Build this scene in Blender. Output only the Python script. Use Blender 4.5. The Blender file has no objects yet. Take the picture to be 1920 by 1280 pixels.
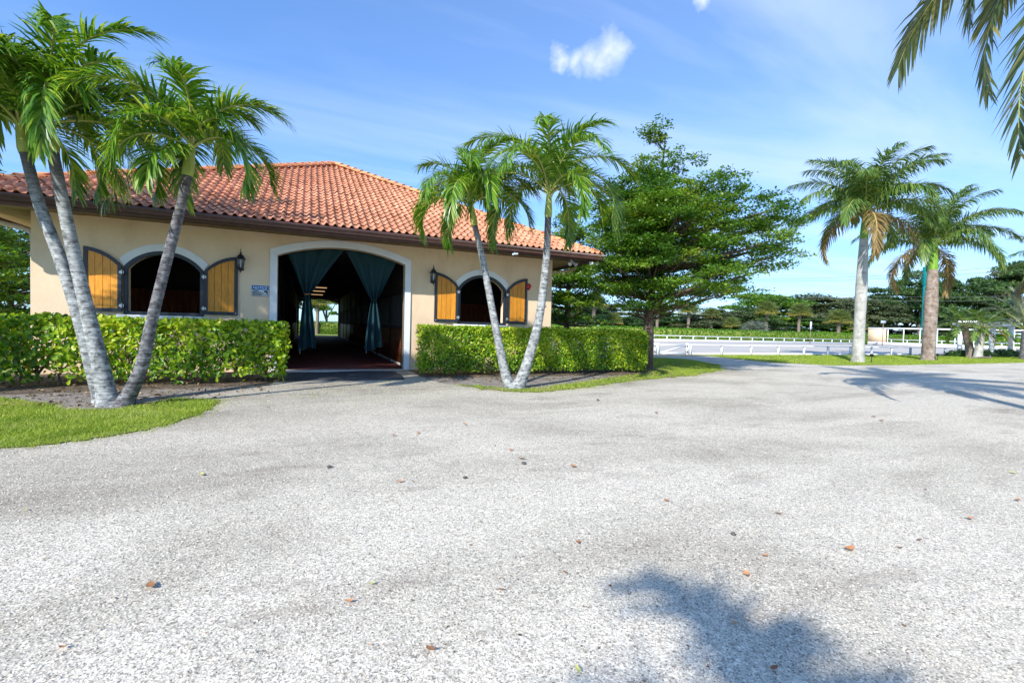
import bpy, math, random
import numpy as np
from mathutils import Vector, Matrix

rnd = random.Random(7)
SC = bpy.context.scene
COL = SC.collection
PI = math.pi

# ------------------------------------------------------------------ camera
EYE = 1.45
YAW, PITCH, ROLL = map(math.radians, (23.805, 1.771, 1.584))
cam_d = bpy.data.cameras.new("camera")
cam = bpy.data.objects.new("camera", cam_d)
COL.objects.link(cam)
fw = Vector((math.sin(YAW)*math.cos(PITCH), math.cos(YAW)*math.cos(PITCH), -math.sin(PITCH)))
r0 = Vector((math.cos(YAW), -math.sin(YAW), 0))
u0 = r0.cross(fw)
rt = r0*math.cos(ROLL) + u0*math.sin(ROLL)
up = u0*math.cos(ROLL) - r0*math.sin(ROLL)
cam.matrix_world = Matrix(((rt.x, up.x, -fw.x, 0), (rt.y, up.y, -fw.y, 0), (rt.z, up.z, -fw.z, EYE), (0, 0, 0, 1)))
cam_d.sensor_width = 36
cam_d.lens = 868.95*36/1920
cam_d.clip_start = 0.05
cam_d.clip_end = 4000
SC.camera = cam

# ------------------------------------------------------------------ sky, sun, exposure
SUN_AZ, SUN_EL = 52.0, 34.0          # heading the shadows fall towards (clockwise from +Y), height of the sun
world = bpy.data.worlds.new("World")
SC.world = world
world.use_nodes = True
sun_d = bpy.data.lights.new("sun", 'SUN')
sun_d.energy = 4.45
sun_d.angle = math.radians(0.55)
sun_d.color = (1.0, 0.965, 0.91)
sun = bpy.data.objects.new("sun", sun_d)
COL.objects.link(sun)
_a, _e = math.radians(SUN_AZ), math.radians(SUN_EL)
sun_dir = Vector((math.sin(_a)*math.cos(_e), math.cos(_a)*math.cos(_e), -math.sin(_e)))
sun.rotation_euler = sun_dir.to_track_quat('-Z', 'Y').to_euler()
SC.view_settings.view_transform = 'Standard'
SC.view_settings.look = 'None'
SC.view_settings.exposure = 0.55
SC.view_settings.gamma = 1
SC.view_settings.use_curve_mapping = False
SC.cycles.max_bounces = 8
SC.cycles.diffuse_bounces = 4
SC.cycles.transparent_max_bounces = 8
SC.cycles.use_denoising = True

def build_world():
    nt = world.node_tree
    N, L = nt.nodes, nt.links
    N.clear()
    out = N.new('ShaderNodeOutputWorld')
    bg = N.new('ShaderNodeBackground')
    bg.inputs['Strength'].default_value = 0.145
    sky = N.new('ShaderNodeTexSky')
    sky.sky_type = 'NISHITA'
    sky.sun_disc = False
    sky.sun_elevation = math.radians(SUN_EL)
    sky.sun_rotation = math.radians(SUN_AZ + 180)
    sky.altitude = 0
    sky.air_density = 1.0
    sky.dust_density = 0.35
    sky.ozone_density = 2.2
    tc = N.new('ShaderNodeTexCoord')
    # colour of the photograph's clear sky is a little lighter and cooler than the model's
    hs = N.new('ShaderNodeMix'); hs.data_type = 'RGBA'; hs.blend_type = 'MULTIPLY'
    hs.inputs[0].default_value = 1.0
    hs.inputs[7].default_value = (.76, 1.17, 1.74, 1)
    gm = N.new('ShaderNodeGamma'); gm.inputs[1].default_value = .82; L.new(sky.outputs[0], gm.inputs[0])
    L.new(gm.outputs[0], hs.inputs[6])
    # cirrus: streaks projected on a high plane
    sep = N.new('ShaderNodeSeparateXYZ'); L.new(tc.outputs['Generated'], sep.inputs[0])
    mx = N.new('ShaderNodeMath'); mx.operation = 'MAXIMUM'; mx.inputs[1].default_value = 0.06
    L.new(sep.outputs['Z'], mx.inputs[0])
    dx = N.new('ShaderNodeMath'); dx.operation = 'DIVIDE'; L.new(sep.outputs['X'], dx.inputs[0]); L.new(mx.outputs[0], dx.inputs[1])
    dy = N.new('ShaderNodeMath'); dy.operation = 'DIVIDE'; L.new(sep.outputs['Y'], dy.inputs[0]); L.new(mx.outputs[0], dy.inputs[1])
    cb = N.new('ShaderNodeCombineXYZ'); L.new(dx.outputs[0], cb.inputs[0]); L.new(dy.outputs[0], cb.inputs[1])
    mp = N.new('ShaderNodeMapping'); mp.inputs['Rotation'].default_value = (0, 0, math.radians(35)); mp.inputs['Scale'].default_value = (0.28, 1.0, 1)
    mp.inputs['Location'].default_value = (3.1, 1.7, 0)
    L.new(cb.outputs[0], mp.inputs[0])
    n1 = N.new('ShaderNodeTexNoise'); n1.inputs['Scale'].default_value = 1.25; n1.inputs['Detail'].default_value = 6; n1.inputs['Roughness'].default_value = 0.52
    n1.inputs['Distortion'].default_value = 0.6
    L.new(mp.outputs[0], n1.inputs['Vector'])
    r1 = N.new('ShaderNodeMapRange'); r1.inputs[1].default_value = 0.42; r1.inputs[2].default_value = 0.72; r1.inputs[3].default_value = 0.0; r1.inputs[4].default_value = 0.50
    L.new(n1.outputs['Fac'], r1.inputs[0])
    # more veil toward the right of the view (azimuth around +X) and near the horizon
    dt = N.new('ShaderNodeVectorMath'); dt.operation = 'DOT_PRODUCT'; dt.inputs[1].default_value = (0.94, 0.28, 0.18)
    L.new(tc.outputs['Generated'], dt.inputs[0])
    r2 = N.new('ShaderNodeMapRange'); r2.inputs[1].default_value = 0.15; r2.inputs[2].default_value = 0.98; r2.inputs[3].default_value = 0.02; r2.inputs[4].default_value = 0.12
    L.new(dt.outputs['Value'], r2.inputs[0])
    ad = N.new('ShaderNodeMath'); ad.operation = 'ADD'; ad.use_clamp = True
    ml = N.new('ShaderNodeMath'); ml.operation = 'MULTIPLY'
    r2b = N.new('ShaderNodeMapRange'); r2b.inputs[1].default_value = -0.2; r2b.inputs[2].default_value = 0.9; r2b.inputs[3].default_value = 0.35; r2b.inputs[4].default_value = 1.0
    L.new(dt.outputs['Value'], r2b.inputs[0])
    L.new(r1.outputs[0], ml.inputs[0]); L.new(r2b.outputs[0], ml.inputs[1])
    L.new(ml.outputs[0], ad.inputs[0]); L.new(r2.outputs[0], ad.inputs[1])
    m1 = N.new('ShaderNodeMix'); m1.data_type = 'RGBA'
    m1.inputs[7].default_value = (4.3, 5.1, 6.4, 1)
    L.new(ad.outputs[0], m1.inputs[0]); L.new(hs.outputs[2], m1.inputs[6])
    # the one small cumulus: two soft lobes broken up by noise
    def lobe(c, rad):
        c = Vector(c).normalized()
        d = N.new('ShaderNodeVectorMath'); d.operation = 'DISTANCE'; d.inputs[1].default_value = c
        L.new(wv.outputs[0], d.inputs[0])
        m = N.new('ShaderNodeMapRange'); m.inputs[1].default_value = rad; m.inputs[2].default_value = rad*0.05; m.inputs[3].default_value = 0; m.inputs[4].default_value = 1
        L.new(d.outputs['Value'], m.inputs[0])
        return m
    def vdir(u, v):
        return fw + rt*((u-960)/868.95) + up*((640-v)/868.95)
    nz = N.new('ShaderNodeTexNoise'); nz.inputs['Scale'].default_value = 16; nz.inputs['Detail'].default_value = 7; nz.inputs['Roughness'].default_value = 0.6
    L.new(tc.outputs['Generated'], nz.inputs['Vector'])
    sb = N.new('ShaderNodeVectorMath'); sb.operation = 'SUBTRACT'; sb.inputs[1].default_value = (0.5, 0.5, 0.5); L.new(nz.outputs['Color'], sb.inputs[0])
    sc_ = N.new('ShaderNodeVectorMath'); sc_.operation = 'SCALE'; sc_.inputs['Scale'].default_value = 0.075; L.new(sb.outputs[0], sc_.inputs[0])
    wv = N.new('ShaderNodeVectorMath'); wv.operation = 'ADD'; L.new(tc.outputs['Generated'], wv.inputs[0]); L.new(sc_.outputs[0], wv.inputs[1])
    acc = None
    for u, v, rad in ((1150, 92, 0.040), (1165, 85, 0.030), (1115, 108, 0.034), (1080, 115, 0.027), (1050, 112, 0.024), (1135, 112, 0.03), (1320, 2, 0.022)):
        m = lobe(vdir(u, v), rad)
        if acc is None: acc = m
        else:
            q = N.new('ShaderNodeMath'); q.operation = 'MAXIMUM'; L.new(acc.outputs[0], q.inputs[0]); L.new(m.outputs[0], q.inputs[1]); acc = q
    pw = N.new('ShaderNodeMath'); pw.operation = 'MULTIPLY'; pw.inputs[1].default_value = 0.62; L.new(acc.outputs[0], pw.inputs[0])
    m2 = N.new('ShaderNodeMix'); m2.data_type = 'RGBA'
    m2.inputs[7].default_value = (5.9, 6.2, 6.7, 1)
    L.new(pw.outputs[0], m2.inputs[0]); L.new(m1.outputs[2], m2.inputs[6])
    L.new(m2.outputs[2], bg.inputs['Color'])
    L.new(bg.outputs[0], out.inputs[0])
build_world()

# ------------------------------------------------------------------ helpers: coordinates
def LD(lat, dep):
    """metres to the right of / ahead of the photographer -> ground x, y"""
    return (lat*math.cos(YAW) + dep*math.sin(YAW), -lat*math.sin(YAW) + dep*math.cos(YAW))
def ray(u, v):
    return fw + rt*((u-960)/868.95) + up*((640-v)/868.95)
def G(u, v, z=0.0):
    d = ray(u, v); t = (z-EYE)/d.z
    return (d.x*t, d.y*t)
def AT(u, dep):
    d = ray(u, 620); d = d/ (d.dot(Vector((math.sin(YAW), math.cos(YAW), 0))))
    return (d.x*dep, d.y*dep)
def dep_at(u, Y):
    return Y/AT(u, 1.0)[1]
def HZ(u, v, dep):
    d = ray(u, v); d = d/(d.dot(Vector((math.sin(YAW), math.cos(YAW), 0))))
    return EYE + d.z*dep

# ------------------------------------------------------------------ helpers: objects
def tag(o, label=None, cat=None, group=None, kind=None):
    if label: o['label'] = label
    if cat: o['category'] = cat
    if group: o['group'] = group
    if kind: o['kind'] = kind
    return o
def empty(name, loc=(0, 0, 0), label=None, cat=None, group=None, parent=None):
    o = bpy.data.objects.new(name, None); COL.objects.link(o); o.location = loc
    o.empty_display_size = 0.2
    if parent: o.parent = parent
    return tag(o, label, cat, group)
def mesh(name, V, F, mats, midx=None, tint=None, smooth=False):
    """V (n,3); F list of (k,m) int arrays"""
    V = np.asarray(V, dtype=np.float32).reshape(-1, 3)
    if isinstance(F, np.ndarray): F = [F]
    F = [np.asarray(f, dtype=np.int32) for f in F if len(f)]
    me = bpy.data.meshes.new(name)
    me.vertices.add(len(V)); me.vertices.foreach_set('co', V.ravel())
    nl = sum(f.size for f in F); npoly = sum(len(f) for f in F)
    me.loops.add(nl); me.polygons.add(npoly)
    me.loops.foreach_set('vertex_index', np.concatenate([f.ravel() for f in F]))
    tot = np.concatenate([np.full(len(f), f.shape[1], dtype=np.int32) for f in F])
    st = np.concatenate([[0], np.cumsum(tot)[:-1]]).astype(np.int32)
    me.polygons.foreach_set('loop_start', st)
    me.polygons.foreach_set('loop_total', tot)
    if midx is not None: me.polygons.foreach_set('material_index', np.asarray(midx, dtype=np.int32))
    if smooth: me.polygons.foreach_set('use_smooth', np.ones(npoly, dtype=bool))
    me.update(calc_edges=True)
    if tint is not None:
        at = me.attributes.new('tint', 'FLOAT', 'FACE')
        at.data.foreach_set('value', np.asarray(tint, dtype=np.float32))
    if not isinstance(mats, (list, tuple)): mats = [mats]
    for m in mats: me.materials.append(m)
    return me
def link(name, me, parent=None, loc=None):
    o = bpy.data.objects.new(name, me); COL.objects.link(o)
    if parent: o.parent = parent
    if loc is not None: o.location = loc
    return o
class MB:
    """collects simple solids"""
    def __init__(s, off=(0, 0, 0)): s.V = []; s.Q = []; s.P = []; s.off = np.array(off, float); s.n = 0
    def add(s, V, faces):
        V = np.asarray(V, float) - s.off
        for f in faces: s.P.append([i+s.n for i in f])
        s.V.append(V); s.n += len(V)
        return s
    def box(s, x0, x1, y0, y1, z0, z1):
        V = [(x, y, z) for x in (x0, x1) for y in (y0, y1) for z in (z0, z1)]
        return s.add(V, [(0, 1, 3, 2), (4, 6, 7, 5), (0, 4, 5, 1), (2, 3, 7, 6), (0, 2, 6, 4), (1, 5, 7, 3)])
    def beam(s, a, b, w, h):
        """square bar from a to b, w wide (horizontal), h high"""
        a = Vector(a); b = Vector(b); d = (b-a).normalized()
        sd = d.cross(Vector((0, 0, 1)))
        if sd.length < 1e-4: sd = Vector((1, 0, 0))
        sd.normalize(); u = sd.cross(d)
        V = [tuple(p + sd*w/2*i + u*h/2*j) for p in (a, b) for i, j in ((-1, -1), (1, -1), (1, 1), (-1, 1))]
        return s.add(V, [(3, 2, 1, 0), (4, 5, 6, 7), (0, 1, 5, 4), (1, 2, 6, 5), (2, 3, 7, 6), (3, 0, 4, 7)])
    def tube(s, pts, rad, n=8, cap=True):
        pts = [Vector(p) for p in pts]
        if not hasattr(rad, '__len__'): rad = [rad]*len(pts)
        V = []; ref = None
        for i, p in enumerate(pts):
            t = (pts[min(i+1, len(pts)-1)] - pts[max(i-1, 0)]).normalized()
            if ref is None:
                ref = Vector((1, 0, 0)) if abs(t.x) < 0.8 else Vector((0, 1, 0))
            a = (ref - t*ref.dot(t)).normalized(); ref = a; b = t.cross(a)
            for k in range(n):
                th = 2*PI*k/n
                V.append(tuple(p + (a*math.cos(th) + b*math.sin(th))*rad[i]))
        F = []
        for i in range(len(pts)-1):
            for k in range(n):
                F.append((i*n+k, i*n+(k+1) % n, (i+1)*n+(k+1) % n, (i+1)*n+k))
        if cap:
            F.append(tuple(range(n))[::-1]); F.append(tuple((len(pts)-1)*n+k for k in range(n)))
        return s.add(V, F)
    def lathe(s, c, prof, n=12):
        return s.tube([(c[0], c[1], c[2]+z) for r, z in prof], [r for r, z in prof], n)
    def mesh(s, name, mat, smooth=False):
        V = np.concatenate(s.V)
        groups = {}
        for f in s.P: groups.setdefault(len(f), []).append(f)
        return mesh(name, V, [np.array(g) for g in groups.values()], mat, smooth=smooth)
    def build(s, name, mat, parent=None, smooth=False, loc=None):
        o = link(name, s.mesh(name, mat, smooth), parent, loc)
        if smooth: smooth_by_angle(o.data)
        return o
def smooth_by_angle(me, deg=40):
    try:
        me.set_sharp_from_angle(angle=math.radians(deg))
    except Exception:
        pass
def extrude(name, outlines, y0, y1, mat, parent=None, off=(0, 0, 0)):
    """filled outlines in the x-z plane (first outer, rest holes), thick from y0 to y1"""
    cu = bpy.data.curves.new(name, 'CURVE'); cu.dimensions = '2D'; cu.fill_mode = 'BOTH'
    cu.extrude = abs(y1-y0)/2
    for o in outlines:
        sp = cu.splines.new('POLY'); sp.points.add(len(o)-1)
        for i, p in enumerate(o): sp.points[i].co = (p[0], p[1], 0, 1)
        sp.use_cyclic_u = True
    tmp = bpy.data.objects.new('tmp', cu)
    COL.objects.link(tmp)
    dg = bpy.context.evaluated_depsgraph_get()
    me = bpy.data.meshes.new_from_object(tmp.evaluated_get(dg))
    bpy.data.objects.remove(tmp); bpy.data.curves.remove(cu)
    n = len(me.vertices); co = np.empty(n*3, dtype=np.float32); me.vertices.foreach_get('co', co); co = co.reshape(-1, 3)
    ym = (y0+y1)/2
    new = np.stack([co[:, 0]-off[0], ym - co[:, 2]-off[1], co[:, 1]-off[2]], 1)
    me.vertices.foreach_set('co', new.astype(np.float32).ravel())
    me.name = name; me.materials.clear(); me.materials.append(mat); me.update()
    return link(name, me, parent)
def copy_tree(o, parent=None):
    c = o.copy(); COL.objects.link(c)
    if parent: c.parent = parent
    for ch in o.children: copy_tree(ch, c)
    return c
def arc(cx, cz, R, a0, a1, n):
    return [(cx + R*math.sin(a0+(a1-a0)*i/n), cz + R*math.cos(a0+(a1-a0)*i/n)) for i in range(n+1)]
def unit(A):
    return A/np.maximum(np.linalg.norm(A, axis=-1, keepdims=True), 1e-9)

# ------------------------------------------------------------------ helpers: materials
def new_mat(name):
    m = bpy.data.materials.new(name); m.use_nodes = True
    N, L = m.node_tree.nodes, m.node_tree.links
    b = N['Principled BSDF']
    return m, N, L, b
def rgb(c): return (c[0], c[1], c[2], 1)
def surf(name, cols, scale=5.0, stretch=(1, 1, 1), detail=5, rough=0.7, bump=0.0, bscale=None, spec=0.3, rand=0.0, tint=0.0, metal=0.0, obj=False, lo=0.3, hi=0.7, bdist=0.01, bstretch=None, rough_noise=0.0):
    m, N, L, b = new_mat(name)
    if obj:
        src = N.new('ShaderNodeTexCoord').outputs['Object']
    else:
        src = N.new('ShaderNodeNewGeometry').outputs['Position']
    mp = N.new('ShaderNodeMapping'); mp.inputs['Scale'].default_value = stretch; L.new(src, mp.inputs[0])
    nz = N.new('ShaderNodeTexNoise'); nz.inputs['Scale'].default_value = scale; nz.inputs['Detail'].default_value = detail; nz.inputs['Roughness'].default_value = 0.62
    L.new(mp.outputs[0], nz.inputs['Vector'])
    cr = N.new('ShaderNodeValToRGB')
    el = cr.color_ramp.elements
    n = len(cols)
    el[0].position = lo; el[0].color = rgb(cols[0])
    el[1].position = hi; el[1].color = rgb(cols[-1])
    for i in range(1, n-1):
        e = el.new(lo + (hi-lo)*i/(n-1)); e.color = rgb(cols[i])
    L.new(nz.outputs['Fac'], cr.inputs[0])
    col = cr.outputs[0]
    val = None
    if rand:
        oi = N.new('ShaderNodeObjectInfo')
        r = N.new('ShaderNodeMapRange'); r.inputs[3].default_value = 1-rand; r.inputs[4].default_value = 1+rand
        L.new(oi.outputs['Random'], r.inputs[0]); val = r.outputs[0]
    if tint:
        at = N.new('ShaderNodeAttribute'); at.attribute_name = 'tint'
        r = N.new('ShaderNodeMapRange'); r.inputs[3].default_value = 1-tint; r.inputs[4].default_value = 1+tint
        L.new(at.outputs['Fac'], r.inputs[0])
        if val is None: val = r.outputs[0]
        else:
            q = N.new('ShaderNodeMath'); q.operation = 'MULTIPLY'; L.new(val, q.inputs[0]); L.new(r.outputs[0], q.inputs[1]); val = q.outputs[0]
    if val is not None:
        h = N.new('ShaderNodeHueSaturation'); L.new(val, h.inputs['Value']); L.new(col, h.inputs['Color']); col = h.outputs[0]
    L.new(col, b.inputs['Base Color'])
    b.inputs['Roughness'].default_value = rough
    b.inputs['Specular IOR Level'].default_value = spec
    b.inputs['Metallic'].default_value = metal
    if rough_noise:
        rr = N.new('ShaderNodeMapRange'); rr.inputs[3].default_value = rough-rough_noise; rr.inputs[4].default_value = rough+rough_noise
        L.new(nz.outputs['Fac'], rr.inputs[0]); L.new(rr.outputs[0], b.inputs['Roughness'])
    if bump:
        mp2 = mp
        if bstretch:
            mp2 = N.new('ShaderNodeMapping'); mp2.inputs['Scale'].default_value = bstretch; L.new(src, mp2.inputs[0])
        n2 = N.new('ShaderNodeTexNoise'); n2.inputs['Scale'].default_value = bscale or scale*4; n2.inputs['Detail'].default_value = 4
        L.new(mp2.outputs[0], n2.inputs['Vector'])
        bp = N.new('ShaderNodeBump'); bp.inputs['Strength'].default_value = bump; bp.inputs['Distance'].default_value = bdist
        L.new(n2.outputs['Fac'], bp.inputs['Height']); L.new(bp.outputs[0], b.inputs['Normal'])
    return m
def leafmat(name, cols, trans=0.35, rough=0.42, spec=0.4, tcol=None, tw=1.0, rand=0.0, nscale=0.0):
    """cols: ramp over the per-leaf tint"""
    m, N, L, b = new_mat(name)
    at = N.new('ShaderNodeAttribute'); at.attribute_name = 'tint'
    fac = at.outputs['Fac']
    if nscale:
        g = N.new('ShaderNodeNewGeometry'); nz = N.new('ShaderNodeTexNoise'); nz.inputs['Scale'].default_value = nscale; nz.inputs['Detail'].default_value = 2
        L.new(g.outputs['Position'], nz.inputs['Vector'])
        r = N.new('ShaderNodeMapRange'); r.inputs[1].default_value = 0.3; r.inputs[2].default_value = 0.7; r.inputs[3].default_value = -0.3; r.inputs[4].default_value = 0.3
        L.new(nz.outputs['Fac'], r.inputs[0])
        q = N.new('ShaderNodeMath'); q.operation = 'ADD'; q.use_clamp = True; L.new(fac, q.inputs[0]); L.new(r.outputs[0], q.inputs[1]); fac = q.outputs[0]
    cr = N.new('ShaderNodeValToRGB'); el = cr.color_ramp.elements
    n = len(cols); el[0].color = rgb(cols[0]); el[1].color = rgb(cols[-1])
    for i in range(1, n-1):
        e = el.new(i/(n-1)); e.color = rgb(cols[i])
    L.new(fac, cr.inputs[0]); col = cr.outputs[0]
    if rand:
        oi = N.new('ShaderNodeObjectInfo')
        r = N.new('ShaderNodeMapRange'); r.inputs[3].default_value = 1-rand; r.inputs[4].default_value = 1+rand
        L.new(oi.outputs['Random'], r.inputs[0])
        h = N.new('ShaderNodeHueSaturation'); L.new(r.outputs[0], h.inputs['Value']); L.new(col, h.inputs['Color']); col = h.outputs[0]
    L.new(col, b.inputs['Base Color'])
    b.inputs['Roughness'].default_value = rough
    b.inputs['Specular IOR Level'].default_value = spec
    t = N.new('ShaderNodeBsdfTranslucent')
    mm = N.new('ShaderNodeMix'); mm.data_type = 'RGBA'; mm.blend_type = 'MULTIPLY'; mm.inputs[0].default_value = 1
    mm.inputs[7].default_value = rgb(tcol or (1.5, 1.35, 0.6)); L.new(col, mm.inputs[6]); L.new(mm.outputs[2], t.inputs['Color'])
    mx = N.new('ShaderNodeMixShader'); mx.inputs[0].default_value = trans
    L.new(b.outputs[0], mx.inputs[1]); L.new(t.outputs[0], mx.inputs[2])
    L.new(mx.outputs[0], N['Material Output'].inputs['Surface'])
    return m

M = {}
M['stucco'] = surf('tan_stucco', [(.65, .475, .305), (.76, .58, .39), (.81, .635, .44)], 1.1, stretch=(1, 1, .55), detail=9, rough=.9, bump=.6, bscale=48, spec=.15, bdist=.008)
M['stucco_in'] = surf('cream_stucco', [(.52, .41, .22), (.58, .46, .26)], 1.3, rough=.9, bump=.3, bscale=70, spec=.15)
M['trim'] = surf('white_painted_trim', [(.66, .69, .72), (.74, .76, .78), (.78, .79, .80)], 2.5, rough=.7, bump=.12, bscale=60, spec=.2)
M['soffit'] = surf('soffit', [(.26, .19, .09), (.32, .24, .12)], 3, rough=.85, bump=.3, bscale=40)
M['fascia'] = surf('brown_metal', [(.050, .026, .022), (.075, .036, .030), (.09, .046, .040)], 6, stretch=(1, 1, 1), rough=.42, spec=.5, bump=.05)
M['pipe'] = surf('tan_metal', [(.50, .40, .29), (.56, .46, .34)], 6, rough=.5)
M['tile'] = surf('terracotta', [(.50, .195, .105), (.66, .295, .165), (.77, .40, .25)], 3.2, detail=7, rough=.78, bump=.25, bscale=45, rand=.16, tint=.16, spec=.2)
M['ridge'] = surf('terracotta_ridge', [(.58, .23, .10), (.68, .30, .135), (.74, .36, .18)], 4, detail=6, rough=.8, bump=.25, bscale=45, rand=.12, spec=.2)
M['mortar'] = surf('roof_underlay', [(.18, .07, .045), (.24, .10, .06)], 4)
M['black'] = surf('black_painted_metal', [(.010, .014, .022), (.020, .026, .038)], 8, rough=.45, spec=.5)
M['plank'] = surf('varnished_pine', [(.46, .15, .008), (.70, .27, .012), (.80, .37, .03)], 7, stretch=(9, 9, .7), detail=6, rough=.42, bump=.12, bscale=20, rand=.16, spec=.45, rough_noise=.12)
M['darkwood'] = surf('dark_red_wood', [(.11, .028, .012), (.19, .052, .02), (.25, .075, .03)], 5, stretch=(8, 8, .6), rough=.5, bump=.15, rand=.12)
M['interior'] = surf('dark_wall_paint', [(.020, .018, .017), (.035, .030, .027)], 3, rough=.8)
M['grille'] = surf('black_grille', [(.012, .012, .013), (.02, .02, .022)], 8, rough=.4, spec=.5)
M['barnfloor'] = surf('red_rubber_paving', [(.085, .022, .018), (.13, .035, .028), (.16, .05, .04)], 14, rough=.8, bump=.3, bscale=60)
M['curtain'] = leafmat('teal_mesh_cloth', [(.014, .050, .060), (.020, .062, .072)], trans=.12, rough=.75, spec=.25, tcol=(1.0, 1.0, 1.0))
M['rubber'] = surf('black_rubber', [(.030, .033, .038), (.055, .06, .068), (.075, .08, .09)], 3.5, detail=8, rough=.7, bump=.4, bscale=120)
M['concrete'] = surf('concrete', [(.40, .37, .35), (.52, .49, .46)], 5, rough=.85, bump=.3)
M['steel'] = surf('zinc', [(.42, .42, .42), (.55, .55, .55)], 10, rough=.35, metal=.7)
M['white'] = surf('white_vinyl', [(.78, .79, .80), (.83, .83, .83)], 3, rough=.5)
M['offwhite'] = surf('off_white_board', [(.72, .70, .68), (.80, .79, .77)], 2, rough=.6)
M['red'] = surf('red_enamel', [(.42, .02, .02), (.5, .03, .03)], 3, rough=.35)
M['signblue'] = surf('sign_blue', [(.0, .13, .42), (.0, .15, .46)], 3, rough=.5)
M['signwhite'] = surf('sign_white', [(.60, .68, .76), (.65, .73, .81)], 3, rough=.5)
M['ink'] = surf('black_ink', [(.02, .02, .02), (.03, .03, .03)], 3, rough=.6)
M['teal'] = surf('teal_paint', [(.0, .20, .19), (.0, .25, .235)], .4, rough=.5)
M['hooptan'] = surf('tan_panel', [(.72, .52, .33), (.76, .57, .38)], 2, rough=.7)
M['soil'] = surf('grey_soil', [(.16, .13, .105), (.26, .225, .19), (.33, .29, .25)], 3, detail=8, rough=.95, bump=.8, bscale=60, bdist=.02)
M['mulch'] = surf('brown_soil', [(.06, .045, .03), (.13, .095, .065), (.22, .17, .12)], 5, detail=8, rough=.95, bump=.9, bscale=50, bdist=.02)
M['sand'] = surf('arena_sand', [(.44, .40, .345), (.49, .45, .39), (.53, .49, .43)], .25, detail=8, rough=.9, bump=.3, bscale=8)
M['bark'] = surf('rough_bark', [(.055, .038, .028), (.12, .085, .062), (.20, .15, .115)], 7, stretch=(1, 1, .35), detail=7, rough=.9, bump=.8, bscale=28, bdist=.02)
M['farbark'] = surf('grey_bark', [(.14, .11, .085), (.26, .21, .165)], 3, stretch=(1, 1, .4), rough=.9)
M['stem'] = surf('hedge_stem', [(.10, .075, .045), (.20, .155, .10)], 9, rough=.9)
M['shaft'] = surf('green_crownshaft', [(.22, .29, .04), (.34, .38, .07), (.42, .44, .10)], 4, stretch=(3, 3, .5), rough=.45, spec=.4, obj=True, bump=.1, bscale=10)
M['shaft2'] = surf('royal_crownshaft', [(.10, .24, .015), (.17, .33, .025), (.24, .38, .04)], 4, stretch=(3, 3, .5), rough=.4, spec=.4, bump=.1, bscale=10)
M['rachis'] = surf('frond_stalk', [(.30, .34, .09), (.42, .42, .14)], 3, rough=.5)
M['rachis_dry'] = surf('dry_frond_stalk', [(.45, .30, .10), (.55, .38, .15)], 3, rough=.6)
M['adonidia'] = leafmat('palm_leaflets', [(.035, .115, .010), (.085, .21, .016), (.17, .32, .026), (.38, .47, .07)], trans=.38, rough=.33, spec=.6)
M['royal'] = leafmat('royal_leaflets', [(.05, .12, .028), (.09, .185, .036), (.15, .25, .05), (.28, .33, .08)], trans=.30, rough=.42, spec=.45)
M['royal_dry'] = leafmat('drying_leaflets', [(.13, .12, .035), (.26, .17, .06), (.36, .26, .12), (.16, .17, .045)], trans=.30, rough=.6, spec=.2, tcol=(1.1, 1.05, .75))
M['coco'] = leafmat('coconut_leaflets', [(.06, .10, .045), (.11, .16, .06), (.19, .23, .08), (.34, .31, .11)], trans=.36, rough=.42, spec=.45, rand=.3)
M['silver'] = leafmat('silver_leaflets', [(.16, .20, .15), (.22, .26, .20), (.30, .33, .26)], trans=.15, rough=.5)
M['sabal'] = leafmat('fan_leaflets', [(.09, .15, .04), (.16, .22, .065), (.25, .28, .08), (.42, .36, .07)], trans=.28, rough=.5)
M['hedge'] = leafmat('hedge_leaves', [(.06, .15, .006), (.15, .31, .010), (.29, .46, .015), (.46, .58, .024), (.56, .56, .05)], trans=.36, rough=.38, spec=.45, nscale=.9)
M['farhedge'] = leafmat('far_hedge_leaves', [(.06, .16, .01), (.10, .25, .012), (.16, .33, .015)], trans=.3, rough=.5, nscale=.6)
M['olive'] = leafmat('tree_leaves', [(.028, .085, .008), (.055, .15, .012), (.105, .23, .018), (.19, .32, .026), (.30, .37, .05)], trans=.38, rough=.40, spec=.45, nscale=.8)
M['bgleaf'] = leafmat('far_tree_leaves', [(.022, .060, .014), (.040, .095, .020), (.070, .14, .030), (.12, .18, .045)], trans=.25, rough=.6, nscale=.35)
M['bgleaf2'] = leafmat('far_grey_green_leaves', [(.045, .070, .028), (.075, .105, .040), (.11, .14, .055), (.15, .14, .07)], trans=.22, rough=.6, nscale=.35)
M['shrub'] = leafmat('shrub_leaves', [(.02, .06, .012), (.04, .10, .02), (.07, .15, .03)], trans=.25, rough=.45)
M['grass'] = leafmat('grass_blades', [(.16, .25, .022), (.25, .36, .030), (.36, .45, .05), (.50, .48, .13)], trans=.30, rough=.55, spec=.25, nscale=1.3)
M['lawn'] = surf('lawn_ground', [(.15, .19, .03), (.23, .28, .045), (.32, .32, .11)], 1.6, detail=8, rough=.95, bump=.8, bscale=60, bdist=.02)
M['drylawn'] = surf('patchy_dry_lawn', [(.24, .20, .13), (.20, .19, .07), (.17, .22, .04), (.22, .26, .06)], 1.9, detail=9, rough=.95, bump=.8, bscale=60, bdist=.02, lo=.38, hi=.6)
M['dryleaf'] = surf('dry_leaf', [(.34, .13, .05), (.46, .21, .09), (.42, .25, .12)], 30, rough=.7, rand=.35)
M['litter'] = leafmat('litter_bits', [(.05, .035, .025), (.14, .085, .05), (.27, .17, .09), (.36, .27, .15)], trans=.1, rough=.8, spec=.15)
M['yellowleaf'] = surf('yellow_leaf', [(.50, .48, .12), (.58, .55, .18)], 30, rough=.6)
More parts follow.
